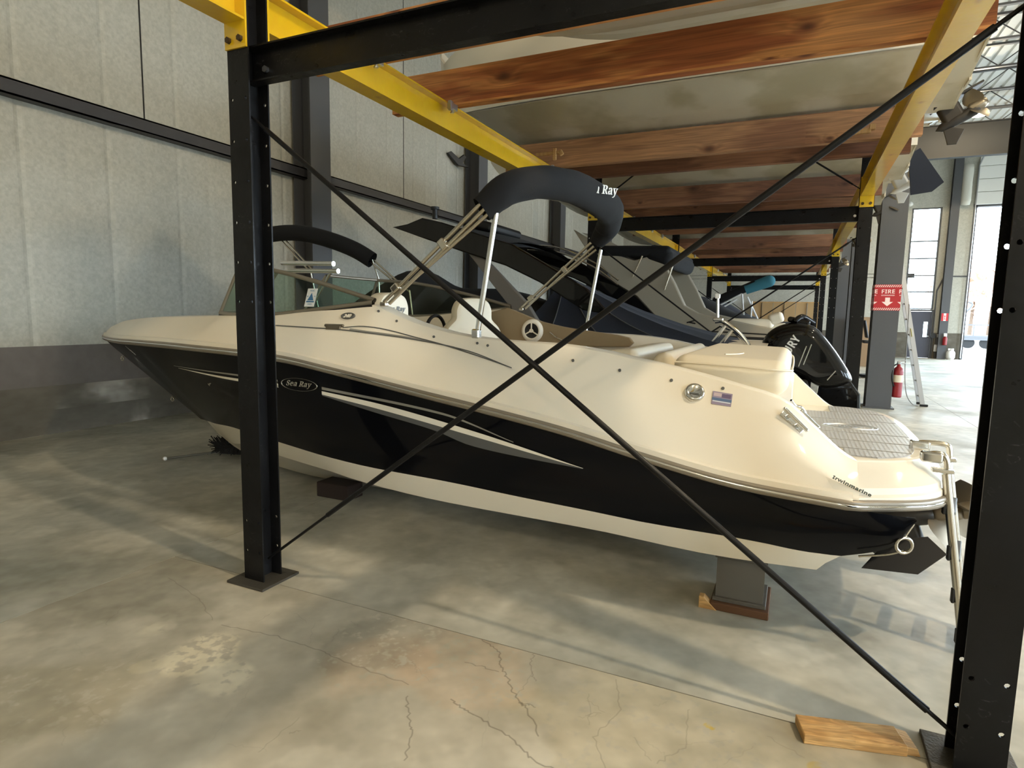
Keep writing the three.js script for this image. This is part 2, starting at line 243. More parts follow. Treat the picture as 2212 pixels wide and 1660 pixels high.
{ // left wall: two concrete courses, insulated metal panels with a soft groove at each seam
  const g = structGroup('wall_left'), L = NZ - FZ, mid = (NZ + FZ) / 2;
  obj('concrete_course', bx(0.5, 0.6, L, LX - 0.225, 0.3, mid), M_wallConc, g);
  obj('concrete_course', bx(0.5, 0.5, L, LX - 0.24, 0.85, mid), M_wallConcSmooth, g);
  obj('backing', bx(0.1, ROOF - 1.1, L, LX - 0.25, (ROOF + 1.1) / 2, mid), M_concreteDark, g);
  const w = 1.02, prof = [];                                      // across the panel: depth of its face
  for (let i = 0; i <= 44; i++) { const t = i / 44, e = Math.min(t, 1 - t) * w, m = Math.abs(t - 0.5) * w; prof.push([t * w, 0.014 * Math.exp(-((e / 0.035) ** 2)) + 0.006 * Math.exp(-((m / 0.05) ** 2))]); }
  const shape = new THREE.Shape([...prof.map(([z, d]) => new THREE.Vector2(z, d)), new THREE.Vector2(w, 0.1), new THREE.Vector2(0, 0.1)]);
  const pg = boxUV(crease(new THREE.ExtrudeGeometry(shape, { depth: ROOF - 1.1, bevelEnabled: false }), 0.5));
  // local x runs along the wall, y into it, z up
  const mm = new THREE.Matrix4().makeBasis(V(0, 0, 1), V(-1, 0, 0), V(0, 1, 0)); pg.applyMatrix4(mm); pg.computeVertexNormals(); boxUV(pg);
  const geo = flat(pg);
  for (let k = 0; k < 44; k++) { const m = new THREE.Mesh(geo, M_panel); m.name = 'panel'; m.position.set(LX, 1.1, 12.03 - 1.02 * (k + 1) + 0.003); m.castShadow = m.receiveShadow = true; g.add(m); }
  obj('sealant_strip', [bx(0.012, ROOF - 4.1, 0.016, LX, (ROOF + 4.1) / 2, -5.84), bx(0.012, ROOF - 4.1, 0.016, LX, (ROOF + 4.1) / 2, -12.03), bx(0.012, ROOF - 4.1, 0.016, LX, (ROOF + 4.1) / 2, 0.3)], M_blackPlastic, g);
}
{ // far wall with a tall window, a steel door and a wide overhead door
  const g = structGroup('wall_far'), z = FZ - 0.15, seg = (x0, x1, y0, y1, m = M_panel, t = 0.3, zz = z) => bx(x1 - x0, y1 - y0, t, (x0 + x1) / 2, (y0 + y1) / 2, zz);
  obj('concrete_course', [seg(LX, 4.45, 0, 1.1, 0, 0.34), seg(5.3, 6.42, 0, 1.1, 0, 0.34), seg(11.6, RX, 0, 1.1, 0, 0.34)], M_wallConc, g);
  for (const [a, b, c, d] of [[LX, -3, 1.1, ROOF], [-3, 1, 1.1, ROOF], [1, 4.2, 1.1, ROOF], [4.2, 5.28, 6.4, ROOF], [5.28, 6.42, 1.1, ROOF], [6.42, 11.6, 6.4, ROOF], [11.6, RX, 1.1, ROOF], [4.2, 4.45, 1.1, 2.1], [4.45, 5.28, 2.02, 2.1]]) obj('wall_panel', seg(a, b, c, d), M_panel, g);
  const w = structGroup('window_1'), fr = [];
  for (const x of [4.23, 5.25]) fr.push(bx(0.07, 4.3, 0.1, x, 4.25, FZ - 0.05)); for (const y of [2.13, 2.85, 3.55, 4.27, 5.0, 6.37]) fr.push(bx(1.05, 0.05, 0.08, 4.74, y, FZ - 0.05));
  obj('window_frame', fr, M_greySteel, w); for (const [a, b] of [[2.15, 2.83], [2.87, 3.53], [3.57, 4.25], [4.29, 4.98], [5.02, 6.35]]) obj('pane', bx(1.0, b - a, 0.01, 4.74, (a + b) / 2, FZ - 0.06), M_glassClear, w);
  const d = structGroup('door_1'), hole = [[0.55, 0.9], [0.70, 0.9], [0.70, 1.55], [0.55, 1.55]];
  obj('door_leaf', tr(ext([[0.03, 0], [0.81, 0], [0.81, 2.0], [0.03, 2.0]], 0.05, 0, [hole]), 4.45, 0.01, FZ - 0.08), std(0x3d3e4a, 0.5), d);
  obj('door_pane', bx(0.15, 0.65, 0.01, 5.075, 1.235, FZ - 0.06), M_glassClear, d); obj('door_frame', [bx(0.05, 2.05, 0.12, 4.46, 1.02, FZ - 0.02), bx(0.05, 2.05, 0.12, 5.29, 1.02, FZ - 0.02), bx(0.88, 0.05, 0.12, 4.875, 2.06, FZ - 0.02)], M_darkGirt, d); obj('door_handle', [bx(0.1, 0.03, 0.04, 5.17, 0.95, FZ - 0.01)], M_alu, d);
  const o = structGroup('door_2');                                // sectional door, run half up on its tracks
  for (let k = 0; k < 4; k++) obj('door_section', rb(5.2, 0.5, 0.05, 0.015, 9.0, 6.66 + k * 0.515, FZ + 0.12), M_white, o);
  for (const x of [6.38, 11.62]) obj('door_track', [bar([x, 0.05, FZ + 0.14], [x, 8.0, FZ + 0.14], 0.03, 6), bar([x, 8.0, FZ + 0.14], [x, 8.9, FZ + 2.6], 0.03, 6)], M_galv, o);
  obj('door_jamb', [bx(0.12, 6.4, 0.34, 6.42, 3.2, FZ - 0.15), bx(0.12, 6.4, 0.34, 11.6, 3.2, FZ - 0.15), bx(5.3, 0.12, 0.34, 9.0, 6.4, FZ - 0.15)], M_greySteel, o);
}
{ // right wall with three open bay doors, wall behind the camera
  const g = structGroup('wall_right'), x = RX + 0.15, open = [[-27, -21.5], [-17.5, -12], [-8, -2.5], [3, 7.5]], h = 5.2; let z = FZ;
  const p = (z0, z1, y0, y1) => obj('wall_panel', bx(0.3, y1 - y0, z1 - z0, x, (y0 + y1) / 2, (z0 + z1) / 2), M_panel, g);
  for (const [a, b] of open) { p(z, a, 0, ROOF); p(a, b, h, ROOF); z = b; } p(z, NZ, 0, ROOF);
  const n = structGroup('wall_near'); obj('wall_panel', bx(RX - LX + 0.6, ROOF, 0.3, (RX + LX) / 2, ROOF / 2, NZ + 0.15), M_panel, n);
}
{ // ribbed roof deck
  const g = structGroup('ceiling'), pts = [], p = 0.3; let x = LX - 0.3;
  for (; x < RX + 0.3; x += p) pts.push([x, 0], [x + 0.17, 0], [x + 0.2, 0.06], [x + 0.27, 0.06]);
  const s = [...pts, [x, 0], [x, 0.12], [LX - 0.3, 0.12]];
  obj('roof_deck', boxUV(tr(ext(s, NZ - FZ + 0.6), 0, ROOF, FZ - 0.3)), std(0xd9dad8, 0.55), g);
}
{ // building columns and girts
  const H = (w, d, h) => [bx(w, h, 0.018, 0, h / 2, d / 2), bx(w, h, 0.018, 0, h / 2, -d / 2), bx(0.012, h, d - 0.018, 0, h / 2, 0)].map((q) => tr(q, 0, 0, 0, 0, PI / 2, 0));
  const zc = [-8.8, -15.05, -21.3, -27.5], names = ['first grey building column on the left wall, nearest of its row', 'second grey building column along the left wall', 'third grey building column along the left wall', 'last grey building column on the left wall, by the far wall'];
  zc.forEach((z, i) => { const t = thing('building_column', names[i], 'column', [LX + 0.27, 0, z], 0, 'columns along the left wall'); obj('column_shaft', H(0.5, 0.4, ROOF - 0.1), M_greySteel, t); obj('base_plate', bx(0.5, 0.03, 0.56, 0.0, 0.015, 0), M_greySteel, t); });
  const c = [bx(0.02, 0.18, 47, 0.15, 0, 0), bx(0.16, 0.02, 47, 0.08, 0.08, 0), bx(0.16, 0.02, 47, 0.08, -0.08, 0)];
  const gr = (y, i) => tag(obj('wall_girt', c.map((q) => tr(q.clone(), LX, y, -8.5)), M_darkGirt), ['long dark steel girt along the left wall above the boats', 'upper dark girt high on the left wall behind the yellow rail'][i], 'girt', 'wall girts');
  gr(4.06, 0); gr(6.35, 1);
  const gz = [-13.0, -19.4, -25.8], lab = ['grey aisle column with the red fire sign and the extinguisher', 'second grey aisle column, behind the black rack post', 'third grey aisle column, next to the far wall'];
  gz.forEach((z, i) => { const t = thing('building_column', lab[i], 'column', [1.44, 0, z], 0, 'grey columns between rack and aisle'); obj('column_shaft', [bx(0.40, ROOF, 0.02, 0, ROOF / 2, 0.2), bx(0.40, ROOF, 0.02, 0, ROOF / 2, -0.2), bx(0.014, ROOF, 0.38, 0, ROOF / 2, 0)], M_greySteel, t); obj('base_plate', bx(0.5, 0.025, 0.5, 0, 0.0125, 0), M_greySteel, t); });
  [[5.66, 'grey steel column between the tall window and the open door']].forEach(([x, l]) => { const t = thing('building_column', l, 'column', [x, 0, FZ + 0.22]); obj('column_shaft', [bx(0.3, ROOF, 0.02, 0, ROOF / 2, 0.14), bx(0.3, ROOF, 0.02, 0, ROOF / 2, -0.14), bx(0.014, ROOF, 0.27, 0, ROOF / 2, 0)], M_greySteel, t); });
  const wide = tag(obj('wall_girt', c.map((q) => tr(tr(q.clone(), 0, 0, 0, 0, PI / 2, 0, [1, 1, 1]), -2.3, 3.55, FZ, 0, 0, 0, [0.29, 1, 1])), M_greySteel), 'grey girt across the far wall left of the tall window', 'girt');
}
{ // open web roof joists across the hall and two deep girders
  const joist = (z) => {
    const g = [bx(RX - LX, 0.06, 0.11, 0, -0.03, 0), bx(RX - LX, 0.05, 0.10, 0, -0.62, 0)]; const n = 28, W = RX - LX - 0.4;
    for (let k = 0; k < n; k++) { const a = -W / 2 + W * k / n, b = a + W / n; g.push(bar([a, k % 2 ? -0.05 : -0.6, 0], [b, k % 2 ? -0.6 : -0.05, 0], 0.016, 5)); }
    return g;
  };
  const M_girder = std(0x2b2b2a, 0.7); const j0 = obj('roof_joist', joist(), M_greySteel); j0.position.set((LX + RX) / 2, ROOF, -30.2); const ord = ['first', 'second', 'third', 'fourth', 'fifth', 'sixth', 'seventh', 'eighth', 'ninth', 'tenth', 'eleventh', 'twelfth', 'thirteenth', 'fourteenth'];
  tag(j0, 'open web steel roof joist right before the far wall', 'joist', 'roof joists');
  for (let k = 1; k < 20; k++) { const z = -30.2 + k * 2.05; dup(j0, [(LX + RX) / 2, ROOF, z], k < 14 ? `open web steel roof joist, the ${ord[k]} counted from the far wall` : 'open web steel roof joist over the near floor', 'roof joists'); }
  [[-27.5, 'deep grey girder under the roof behind the lit lamp'], [-8.0, 'deep grey girder over the near rack bay']].forEach(([z, l]) => {
    const W = RX - LX; tag(obj('roof_girder', [bx(W, 0.03, 0.28, 0, 0, 0), bx(W, 0.03, 0.28, 0, -1.15, 0), bx(W, 1.12, 0.02, 0, -0.575, 0)].map((q) => tr(q, (LX + RX) / 2, ROOF - 0.68, z)), M_girder), l, 'girder', 'roof girders'); });
}
// ---------------------------------------------------------------- high bay lamps
const lampRows = [[4.9, -25, 'lit high bay lamp under the roof before the far wall', 0.5], [4.9, -17.1, 'high bay lamp over the aisle, second from the far wall', 0.2], [4.9, -9.3, 'high bay lamp over the aisle beside the fire sign column', 0.2], [4.9, -1.4, 'high bay lamp over the aisle beside the front rack post'], [6.8, 10.8, 'high bay lamp over the open floor in front of the rack, nearer the bay doors', 0.62], [1.1, 10.8, 'high bay lamp over the open floor straight behind the viewpoint', 0.5]];
let lamp0;
for (const [x, z, label, k = 1] of lampRows) {
  let t;
  if (!lamp0) {
    t = lamp0 = thing('high_bay_lamp', label, 'lamp', [x, 8.25, z], 0, 'high bay lamps');
    obj('lamp_housing', [lathe([[0.03, 0.42], [0.12, 0.4], [0.14, 0.2], [0.24, 0.02], [0.25, 0.0], [0.235, 0.0], [0.13, 0.19]], 24)], M_alu, t); obj('hanger', bar([0, 0.4, 0], [0, 0.6, 0], 0.01, 6), M_greySteel, t);
    obj('lamp_lens', cyl(0.225, 0.02, 0, 0.02, 0, 24), std(0xfff4dd, 0.4, 0, { emissive: new THREE.Color(1, 0.86, 0.6), emissiveIntensity: 9 }), t);
  } else t = dup(lamp0, [x, 8.25, z], label, 'high bay lamps');
  const l = new THREE.PointLight(LAMP_COLOUR, LAMP_POWER * k, 0, 2); l.position.set(x, 8.25 - 0.03, z); l.castShadow = true; l.shadow.radius = 7; l.name = numbered('high_bay_light'); scene.add(l);
}
// ---------------------------------------------------------------- the storage rack
const PL = -2.794, PR = 0.68, ZP = [3.9, -2.551, -8.83, -15.4, -22.0, -28.5];
const colLab = ['in front of the bow', 'in the middle of the row behind the folded cover arch', 'third along the rack', 'fourth along the rack', 'last before the far wall'];
const postHoles = () => { const h = []; for (const x of [-0.05, 0.05]) for (const y of [0.19, 0.37, ...range(1.64, 2.72, 5), ...range(3.5, 6.0, 10)]) { const p = new THREE.Path(); p.absarc(x, y, 0.0095, 0, PI * 2, true); h.push(p); } return h; };
const M_hole = M_blackPlastic;
function makePost(label) {
  const t = thing('rack_post', label, 'post', [0, 0, 0], 0, 'black rack posts'), b = 0.150, d = 0.140, h = 6.4, tf = 0.009;
  const fl = ext([[-b / 2, 0.015], [b / 2, 0.015], [b / 2, h], [-b / 2, h]], tf, 0, postHoles(), 4);
  obj('flange', boxUV(tr(fl.clone(), 0, 0, d / 2 - tf)), M_black, t); obj('flange', boxUV(tr(fl.clone(), 0, 0, -d / 2)), M_black, t);
  obj('web', bx(0.008, h - 0.015, d - 2 * tf, 0, (h + 0.015) / 2, 0), M_black, t);
  obj('base_plate', rb(0.285, 0.016, 0.285, 0.004, 0, 0.008, 0), M_plate, t);
  return t;
}
let post0;
for (let i = 0; i < ZP.length; i++) for (const [X, s] of [[PL, 'left'], [PR, 'aisle']]) {
  const label = i === 0 ? `black steel rack post of the ${s} row out in front` : i === 1 ? (s === 'left' ? 'black steel rack post standing in front of the boat bow' : 'big black steel rack post standing beside the boat ladder') : s === 'left' ? `black rack post of the wall row, ${['', '', 'behind the folded black cover arch', 'third', 'fourth', 'fifth'][i]} along the rack` : `black rack post of the aisle row, ${['', '', 'next to the black outboard cowl', 'third', 'fourth', 'fifth'][i]} along the rack`;
  if (!post0) { post0 = makePost(label); post0.position.set(X, 0, ZP[i]); } else dup(post0, [X, 0, ZP[i]], label, 'black rack posts');
}
// cross beams: black channels from post to post
const beamLab = ['out in front of the rack', 'across the top of the picture above the boat', 'over the cruiser arch, second along the rack', 'third along the rack', 'fourth along the rack', 'last one before the far wall'];
function channel(len) { const h = 0.185, f = 0.06, tk = 0.009; return [bx(len, h, tk, 0, 0, 0), bx(len, tk, f, 0, h / 2 - tk / 2, f / 2), bx(len, tk, f, 0, -h / 2 + tk / 2, f / 2)]; }
let beam0;
ZP.forEach((z, i) => {
  const lab = `black steel cross channel ${beamLab[i]}`;
  if (!beam0) { beam0 = thing('cross_channel', lab, 'beam', [(PL + PR) / 2, 2.905, z - 0.03], 0, 'black cross channels'); obj('channel_web', channel(PR - PL - 0.012), M_black, beam0); for (const s of [-1, 1]) for (const y of [-0.02]) obj('bolt', cyl(0.018, 0.02, s * ((PR - PL) / 2 - 0.11), y, 0.014, 6, PI / 2), M_galv, beam0); }
  else dup(beam0, [(PL + PR) / 2, 2.905, z - 0.03], lab, 'black cross channels');
});
// yellow rails along the rack, each with an end plate and bolts at both ends
const railLab = { '-1': ['running out towards the open floor left of the bow post', 'over the boat windshield, in the near wall side bay', 'behind the folded black cover arch on the wall side', 'third of the wall side', 'fourth of the wall side'], 1: ['running out towards the open floor from the post by the ladder', 'with worn pale underside over the boat stern', 'second of the aisle side, behind the grey sign column', 'third of the aisle side', 'fourth of the aisle side'] };
for (const s of [-1, 1]) for (let i = 0; i + 1 < ZP.length; i++) {
  const X = s < 0 ? PL : PR, z1 = ZP[i] - 0.071, z0 = ZP[i + 1] + 0.071, L = z1 - z0, t = thing('rack_rail', `yellow steel rail ${railLab[s][i]}`, 'rail', [X, 3.215, (z0 + z1) / 2], 0, 'yellow rack rails');
  obj('top_flange', bx(0.14, 0.012, L - 0.02, 0, 0.104, 0), M_yellow, t); obj('bottom_flange', bx(0.14, 0.012, L - 0.02, 0, -0.104, 0), M_yellow, t); obj('rail_web', bx(0.009, 0.2, L - 0.02, 0, 0, 0), M_yellow, t);
  for (const e of [-1, 1]) { const ze = e * (L / 2 - 0.006); const pl = obj('end_plate', bx(0.152, 0.36, 0.011, 0, -0.062, ze), M_yellow, t); for (const bxx of [-0.042, 0.042]) for (const by of [-0.20]) obj('bolt', cyl(0.017, 0.022, bxx, by, ze - e * 0.012, 6, PI / 2), M_bolt, pl); }
}
// timbers lying across the rails
const timberZ = [[-3.62, 0, 'directly behind the front cross channel'], [-4.63, 0, 'orange brown with a dark heart, second from the front'], [-6.95, 1, 'third from the front, over the cover arch'], [-7.62, 2, 'dark, close behind the third one'], [-9.98, 2, 'first one behind the second cross channel pair'], [-10.9, 2, 'sixth from the front'], [-12.35, 2, 'seventh from the front'], [-13.35, 2, 'eighth from the front'], [-16.6, 2, 'ninth from the front'], [-17.9, 2, 'tenth from the front'], [-19.2, 2, 'eleventh from the front'], [-23.5, 2, 'twelfth from the front'], [-25.4, 2, 'last one towards the far wall']];
timberZ.forEach(([z, w, lab], i) => {
  const t = thing('rack_timber', `rough timber across the yellow rails, ${lab}`, 'timber', [-1.2, 3.3255, z], 0, 'timbers on the rack rails');
  const g = bx(4.3, 0.295, 0.085, 0, 0.1475, -0.0425); const uv = g.attributes.uv; for (let k = 0; k < uv.count; k++) uv.setXY(k, uv.getX(k) + i * 1.37, uv.getY(k) + i * 0.13);
  obj('plank', g, WOODS[w], t);
  for (const s of [PL, PR]) obj('clip', [rb(0.045, 0.05, 0.10, 0.004, 0, -0.005, 0.0), rb(0.03, 0.075, 0.03, 0.004, 0.012, -0.01, 0.055), bar([0.01, -0.06, 0.02], [0.01, 0.03, 0.02], 0.009, 6), cyl(0.016, 0.012, 0.01, -0.055, 0.02, 6)].map((q) => tr(q, s + 1.2 + 0.092, -0.028, 0.06)), M_galv, t);
});
{ // loose clamps and sticks on the rails
  tag(obj('wooden_clamp', [rb(0.30, 0.035, 0.035, 0.008, 0, 0, 0), rb(0.04, 0.13, 0.03, 0.008, 0.08, -0.015, 0.01), rb(0.05, 0.06, 0.035, 0.01, 0.15, -0.005, 0, 0, 0, 0.5)].map((q) => tr(q, -2.66, 3.40, -6.62)), M_pine), 'pale wooden clamp beside the yellow rail above the cover arch', 'clamp');
  tag(obj('pale_block', [rb(0.16, 0.045, 0.04, 0.006, 0, 0, 0), rb(0.05, 0.05, 0.06, 0.006, 0.09, 0.03, 0.0)].map((q) => tr(q, 0.44, 3.38, -6.86)), M_pine), 'pale wooden block under the timber by the aisle side rail', 'block');
}
// cross braces: round rods with thinner threaded ends
function rod(a, b, label, group, r = 0.0135, e0 = 0.03, e1 = 0.03) {
  const A = V(...a), B = V(...b), t = thing('brace_rod', label, 'brace rod', [0, 0, 0], 0, group); const P = A.clone().lerp(B, e0), Q = A.clone().lerp(B, 1 - e1);
  obj('rod', bar(P, Q, r, 12), M_black, t); obj('threaded_end', bar(A, P, r * 0.62, 8), M_black, t); obj('threaded_end', bar(Q, B, r * 0.62, 8), M_black, t); return t;
}
rod([PL + 0.03, 2.64, -2.535], [PR - 0.055, 0.11, -2.535], 'black brace rod falling from the bow post to the post by the ladder', 'crossed brace rods');
rod([PL + 0.03, 0.125, -2.565], [PR - 0.055, 2.63, -2.565], 'black brace rod rising from the bow post base to the upper aisle post', 'crossed brace rods', 0.0135, 0.135, 0.03);
[[-8.83, 'behind the dark tower boat'], [-15.4, 'third along the rack'], [-22.0, 'fourth along the rack']].forEach(([z, w]) => {
  rod([PL + 0.03, 2.64, z + 0.015], [PR - 0.055, 0.15, z + 0.015], `thin brace rod falling towards the aisle, ${w}`, 'crossed brace rods', 0.011); rod([PL + 0.03, 0.15, z - 0.015], [PR - 0.055, 2.63, z - 0.015], `thin brace rod rising towards the aisle, ${w}`, 'crossed brace rods', 0.011);
});
rod([PL + 0.03, 3.2, -8.80], [PR - 0.055, 5.6, -8.80], 'upper thin brace rod rising from the wall side above the cover arch', 'upper brace rods', 0.011); rod([PL + 0.03, 5.6, -8.86], [PR - 0.055, 3.2, -8.86], 'upper thin brace rod meeting the aisle post above its yellow plate', 'upper brace rods', 0.011);
// ---------------------------------------------------------------- the sun deck boat in front
const font = await new FontLoader().loadAsync('fonts/droid/droid_serif_bold.typeface.json'), fontSans = await new FontLoader().loadAsync('fonts/droid/droid_sans_bold.typeface.json');
function lettering(text, size, depth = 0.004, slant = 0.25, f = font, squeeze = 1) { const g = new TextGeometry(text, { font: f, size, depth, curveSegments: 3, bevelEnabled: false }); g.computeBoundingBox(); const b = g.boundingBox; g.translate(-(b.max.x + b.min.x) / 2, -(b.max.y + b.min.y) / 2, 0); g.applyMatrix4(new THREE.Matrix4().set(squeeze, slant, 0, 0, 0, 1, 0, 0, 0, 0, 1, 0, 0, 0, 0, 1)); return g; }
const ZC = -4.3, wr = table([[.62, 1.10], [.5, 1.19], [.2, 1.24], [-.5, 1.27], [-1.5, 1.28], [-3, 1.28], [-3.8, 1.24], [-4.6, 1.11], [-5.3, .885], [-5.9, .625], [-6.4, .37], [-6.75, .18], [-6.95, .06], [-7.03, 0]]);
const yr = table([[.62, .75], [.52, .752], [.22, .776], [-.18, .809], [-.63, .889], [-1.1, .99], [-1.54, 1.06], [-2.03, 1.13], [-2.58, 1.212], [-3.137, 1.283], [-3.51, 1.30], [-3.94, 1.31], [-4.38, 1.315], [-4.93, 1.31], [-5.5, 1.295], [-6.2, 1.28], [-7.03, 1.265]]);
const yb = table([[.535, .72], [.51, .64], [.45, .57], [.33, .51], [.235, .485], [-.17, .51], [-.63, .518], [-.94, .535], [-1.39, .556], [-1.88, .58], [-2.43, .592], [-3.2, .638], [-3.5, .643], [-4.2, .61], [-4.9, .53], [-5.52, .455], [-5.57, .48], [-6.22, .81], [-6.92, 1.165], [-7.03, 1.23]]);
const wb = table([[.535, 1.17], [.3, 1.12], [0, 1.16], [-1.5, 1.19], [-2.8, 1.16], [-3.5, 1.02], [-4.2, .72], [-4.9, .36], [-5.3, .10], [-5.52, 0.001], [-7.03, 0.001]]);
const wc = table([[.2, 1.08], [-.3, 1.10], [-1.9, 1.11], [-2.58, 1.08], [-2.93, 1.03], [-3.42, .93], [-4.2, .60], [-4.9, .21], [-5.3, 0.001]]), yc = table([[.2, .385], [-.3, .376], [-.96, .405], [-1.93, .422], [-2.58, .452], [-2.93, .478], [-3.42, .49], [-4.2, .44], [-4.9, .335], [-5.3, .345]]);
const yk = table([[.2, .06], [-2, .04], [-3.9, .045], [-4.45, .084], [-4.98, .19], [-5.3, .34]]);
const yT = table([[.62, .925], [.3, .93], [.26, .95], [.11, 1.08], [-.04, 1.206], [-.235, 1.259], [-.42, 1.305], [-.6, 1.343], [-.8, 1.378], [-1.01, 1.415], [-1.29, 1.438], [-1.52, 1.443], [-1.83, 1.466], [-2.17, 1.534], [-2.38, 1.603], [-2.495, 1.645], [-2.6, 1.638], [-2.77, 1.622], [-3.08, 1.593], [-3.54, 1.55], [-3.96, 1.546], [-4.49, 1.53], [-5.32, 1.507], [-6.05, 1.462], [-6.32, 1.428], [-6.68, 1.374], [-6.9, 1.32], [-7.03, 1.285]]);
const wT = (x) => wr(x) - 0.22 * Math.min(1, wr(x) / 0.8);
const railPlan = table([[0, .755], [.4, .75], [.7, .728], [.85, .69], [.95, .64], [1.05, .56], [1.13, .46], [1.18, .375], [1.222, .3]]), platPlan = table([[0, .675], [.3, .672], [.6, .645], [.78, .60], [.88, .52], [.94, .43], [.97, .36], [1.0, .3]]);
const sternProfile = [[1.0, .762], [1.0, .79], [.985, .802], [.90, .812], [.86, .84], [.74, .852], [.36, .885], [.12, .908], [.02, .922], [0, .93]];
const sternFrac = (y) => { for (let i = 0; i + 1 < sternProfile.length; i++) { const [f0, y0] = sternProfile[i], [f1, y1] = sternProfile[i + 1]; if (y <= y1) return lerp(f0, f1, clamp((y - y0) / (y1 - y0))); } return 0; };
const planPt = (f, s) => { const a = Math.abs(s), wR = 1.222 * a, wP = 1.0 * a; return [lerp(platPlan(wP), railPlan(wR), f), lerp(wP, wR, f) * Math.sign(s)]; };
const sternW = (x, y) => { const f = sternFrac(y); let lo = 0.3, hi = 1; for (let i = 0; i < 24; i++) { const m = (lo + hi) / 2; planPt(f, m)[0] > x ? lo = m : hi = m; } return planPt(f, lo)[1]; };
const boat = thing('sundeck_boat', 'cream and navy sun deck boat with a folded black cover arch', 'boat', [-3.2, 0, ZC]);
const B0 = [3.2, 0, -ZC];
const bo = (name, geos, mat, parent = boat, extra) => obj(name, [].concat(geos).map((g) => { const q = g.clone(); q.translate(...B0); return q; }), mat, parent, extra);
const navyPt = (x, t) => { const w0 = wb(x), y0 = yb(x), w1 = Math.max(wr(x) - 0.012, 0.001), y1 = yr(x) - 0.02; return [lerp(w0, w1, t) + (x > -5 ? 0.03 : -0.0) * Math.sin(PI * t), lerp(y0, y1, t)]; };
const navyW = (x, y) => navyPt(x, clamp((y - yb(x)) / (yr(x) - 0.02 - yb(x))))[0];
const deckPt = (x, t) => { const w0 = wr(x), y0 = yr(x) + 0.02, w1 = wT(x), y1 = yT(x), f = lerp(t, 1 - sternFrac(0.79 + 0.14 * t), smooth(-0.1, 0.29, x)); return [lerp(w0, w1, f) + 0.03 * Math.sin(PI * t) * smooth(0.1, -0.9, x) * Math.min(1, wr(x)), lerp(y0, y1, t)]; };
const deckW = (x, y) => x > 0.3 ? sternW(x, y) : deckPt(x, clamp((y - yr(x) - 0.02) / Math.max(yT(x) - yr(x) - 0.02, 0.01)))[0];
const xsN = [...range(-7.03, -5.2, 22), ...range(-5.1, -0.2, 40), ...range(-0.1, 0.535, 14)];
for (const s of [1]) {
  const side = (q) => loft(xsN.map((x) => range(0, 1, 8).map((t) => { const [w, y] = navyPt(x, t); return V(x, y, ZC + q * w); })), 0.9);
  bo('hull_topsides', [side(1), side(-1)], M_gelNavy);
  const xc = [...range(-5.3, -4, 16), ...range(-3.9, 0.12, 24)];
  const bot = (q) => loft(xc.map((x) => [V(x, yk(x), ZC), ...range(0.25, 1, 3).map((t) => V(x, lerp(yk(x), yc(x), t) + 0.012 * Math.sin(PI * t), ZC + q * wc(x) * t))]), 0.5);
  const strip = (q) => loft([...range(-5.5, -5.3, 4), ...xc.filter((x) => x < 0.1), 0.12].map((x) => [V(x, x < -5.3 ? yb(x) - 0.001 : yc(x), ZC + q * (x < -5.3 ? 0.001 : wc(x))), V(x, lerp(x < -5.3 ? yb(x) : yc(x), yb(x), 0.5), ZC + q * (lerp(x < -5.3 ? 0 : wc(x), wb(x), 0.5) + 0.006)), V(x, yb(x), ZC + q * wb(x))]).concat([[V(0.165, yc(0.165), ZC + q * 1.08), V(0.20, lerp(yc(0.2), yb(0.22), 0.5), ZC + q * 1.106), V(0.26, yb(0.26), ZC + q * wb(0.26))]]), 0.9);
  bo('hull_bottom', [bot(1), bot(-1), strip(1), strip(-1)], M_gelWhite);
  const tp = [[0, yk(.2)], [1.075, yc(.2)], [1.12, .5], [1.2, .74], [-1.2, .74], [-1.12, .5], [-1.075, yc(.2)]].map(([w, y]) => [w, y]);
  bo('transom', tr(ext(tp, 0.03), 0.10, 0, ZC, 0, PI / 2, 0), M_gelNavy);
}
{ // moulded deck, cockpit well and side coamings in one piece
  const xs = [...range(-7.03, -5.2, 20), ...range(-5.05, -3.72, 10), -3.7, -3.69, ...range(-3.5, -2.7, 6), -2.6, -2.55, -2.495, -2.44, -2.38, ...range(-2.3, -0.8, 12), -0.76, -0.75, ...range(-0.65, -0.05, 8), 0, 0.01, ...range(0.06, 0.305, 7)];
  const row = (x) => {
    const h = []; for (const t of [0, 0.09, 0.16, 0.35, 0.45, 0.56, 0.68, 0.84, 0.94, 0.985]) h.push(deckPt(x, t));
    const w = wT(x), y = yT(x), k = Math.min(1, wr(x) / 0.5); h.push([w - 0.015 * k, y]);
    if (x <= -3.7) h.push([w * 0.85, y + 0.006 * k], [w * 0.5, y + 0.016 * k], [0, y + 0.02 * k]);
    else if (x <= -0.76) h.push([w - 0.12, y - 0.002], [w - 0.145, 0.62], [0, 0.62]);
    else if (x <= 0) h.push([w - 0.11, y - 0.002], [w - 0.14, Math.min(1.20, y - 0.02)], [0, Math.min(1.20, y - 0.02)]);
    else h.push([w - 0.09, y - 0.002], [w - 0.11, Math.min(y - 0.005, 0.90)], [0, 0.90]);
    return [...h.map(([a, b]) => V(x, b, ZC + a)), ...h.slice(0, -1).reverse().map(([a, b]) => V(x, b, ZC - a))];
  };
  bo('deck_moulding', loft(xs.map(row), 0.55), M_gelWhite);
}
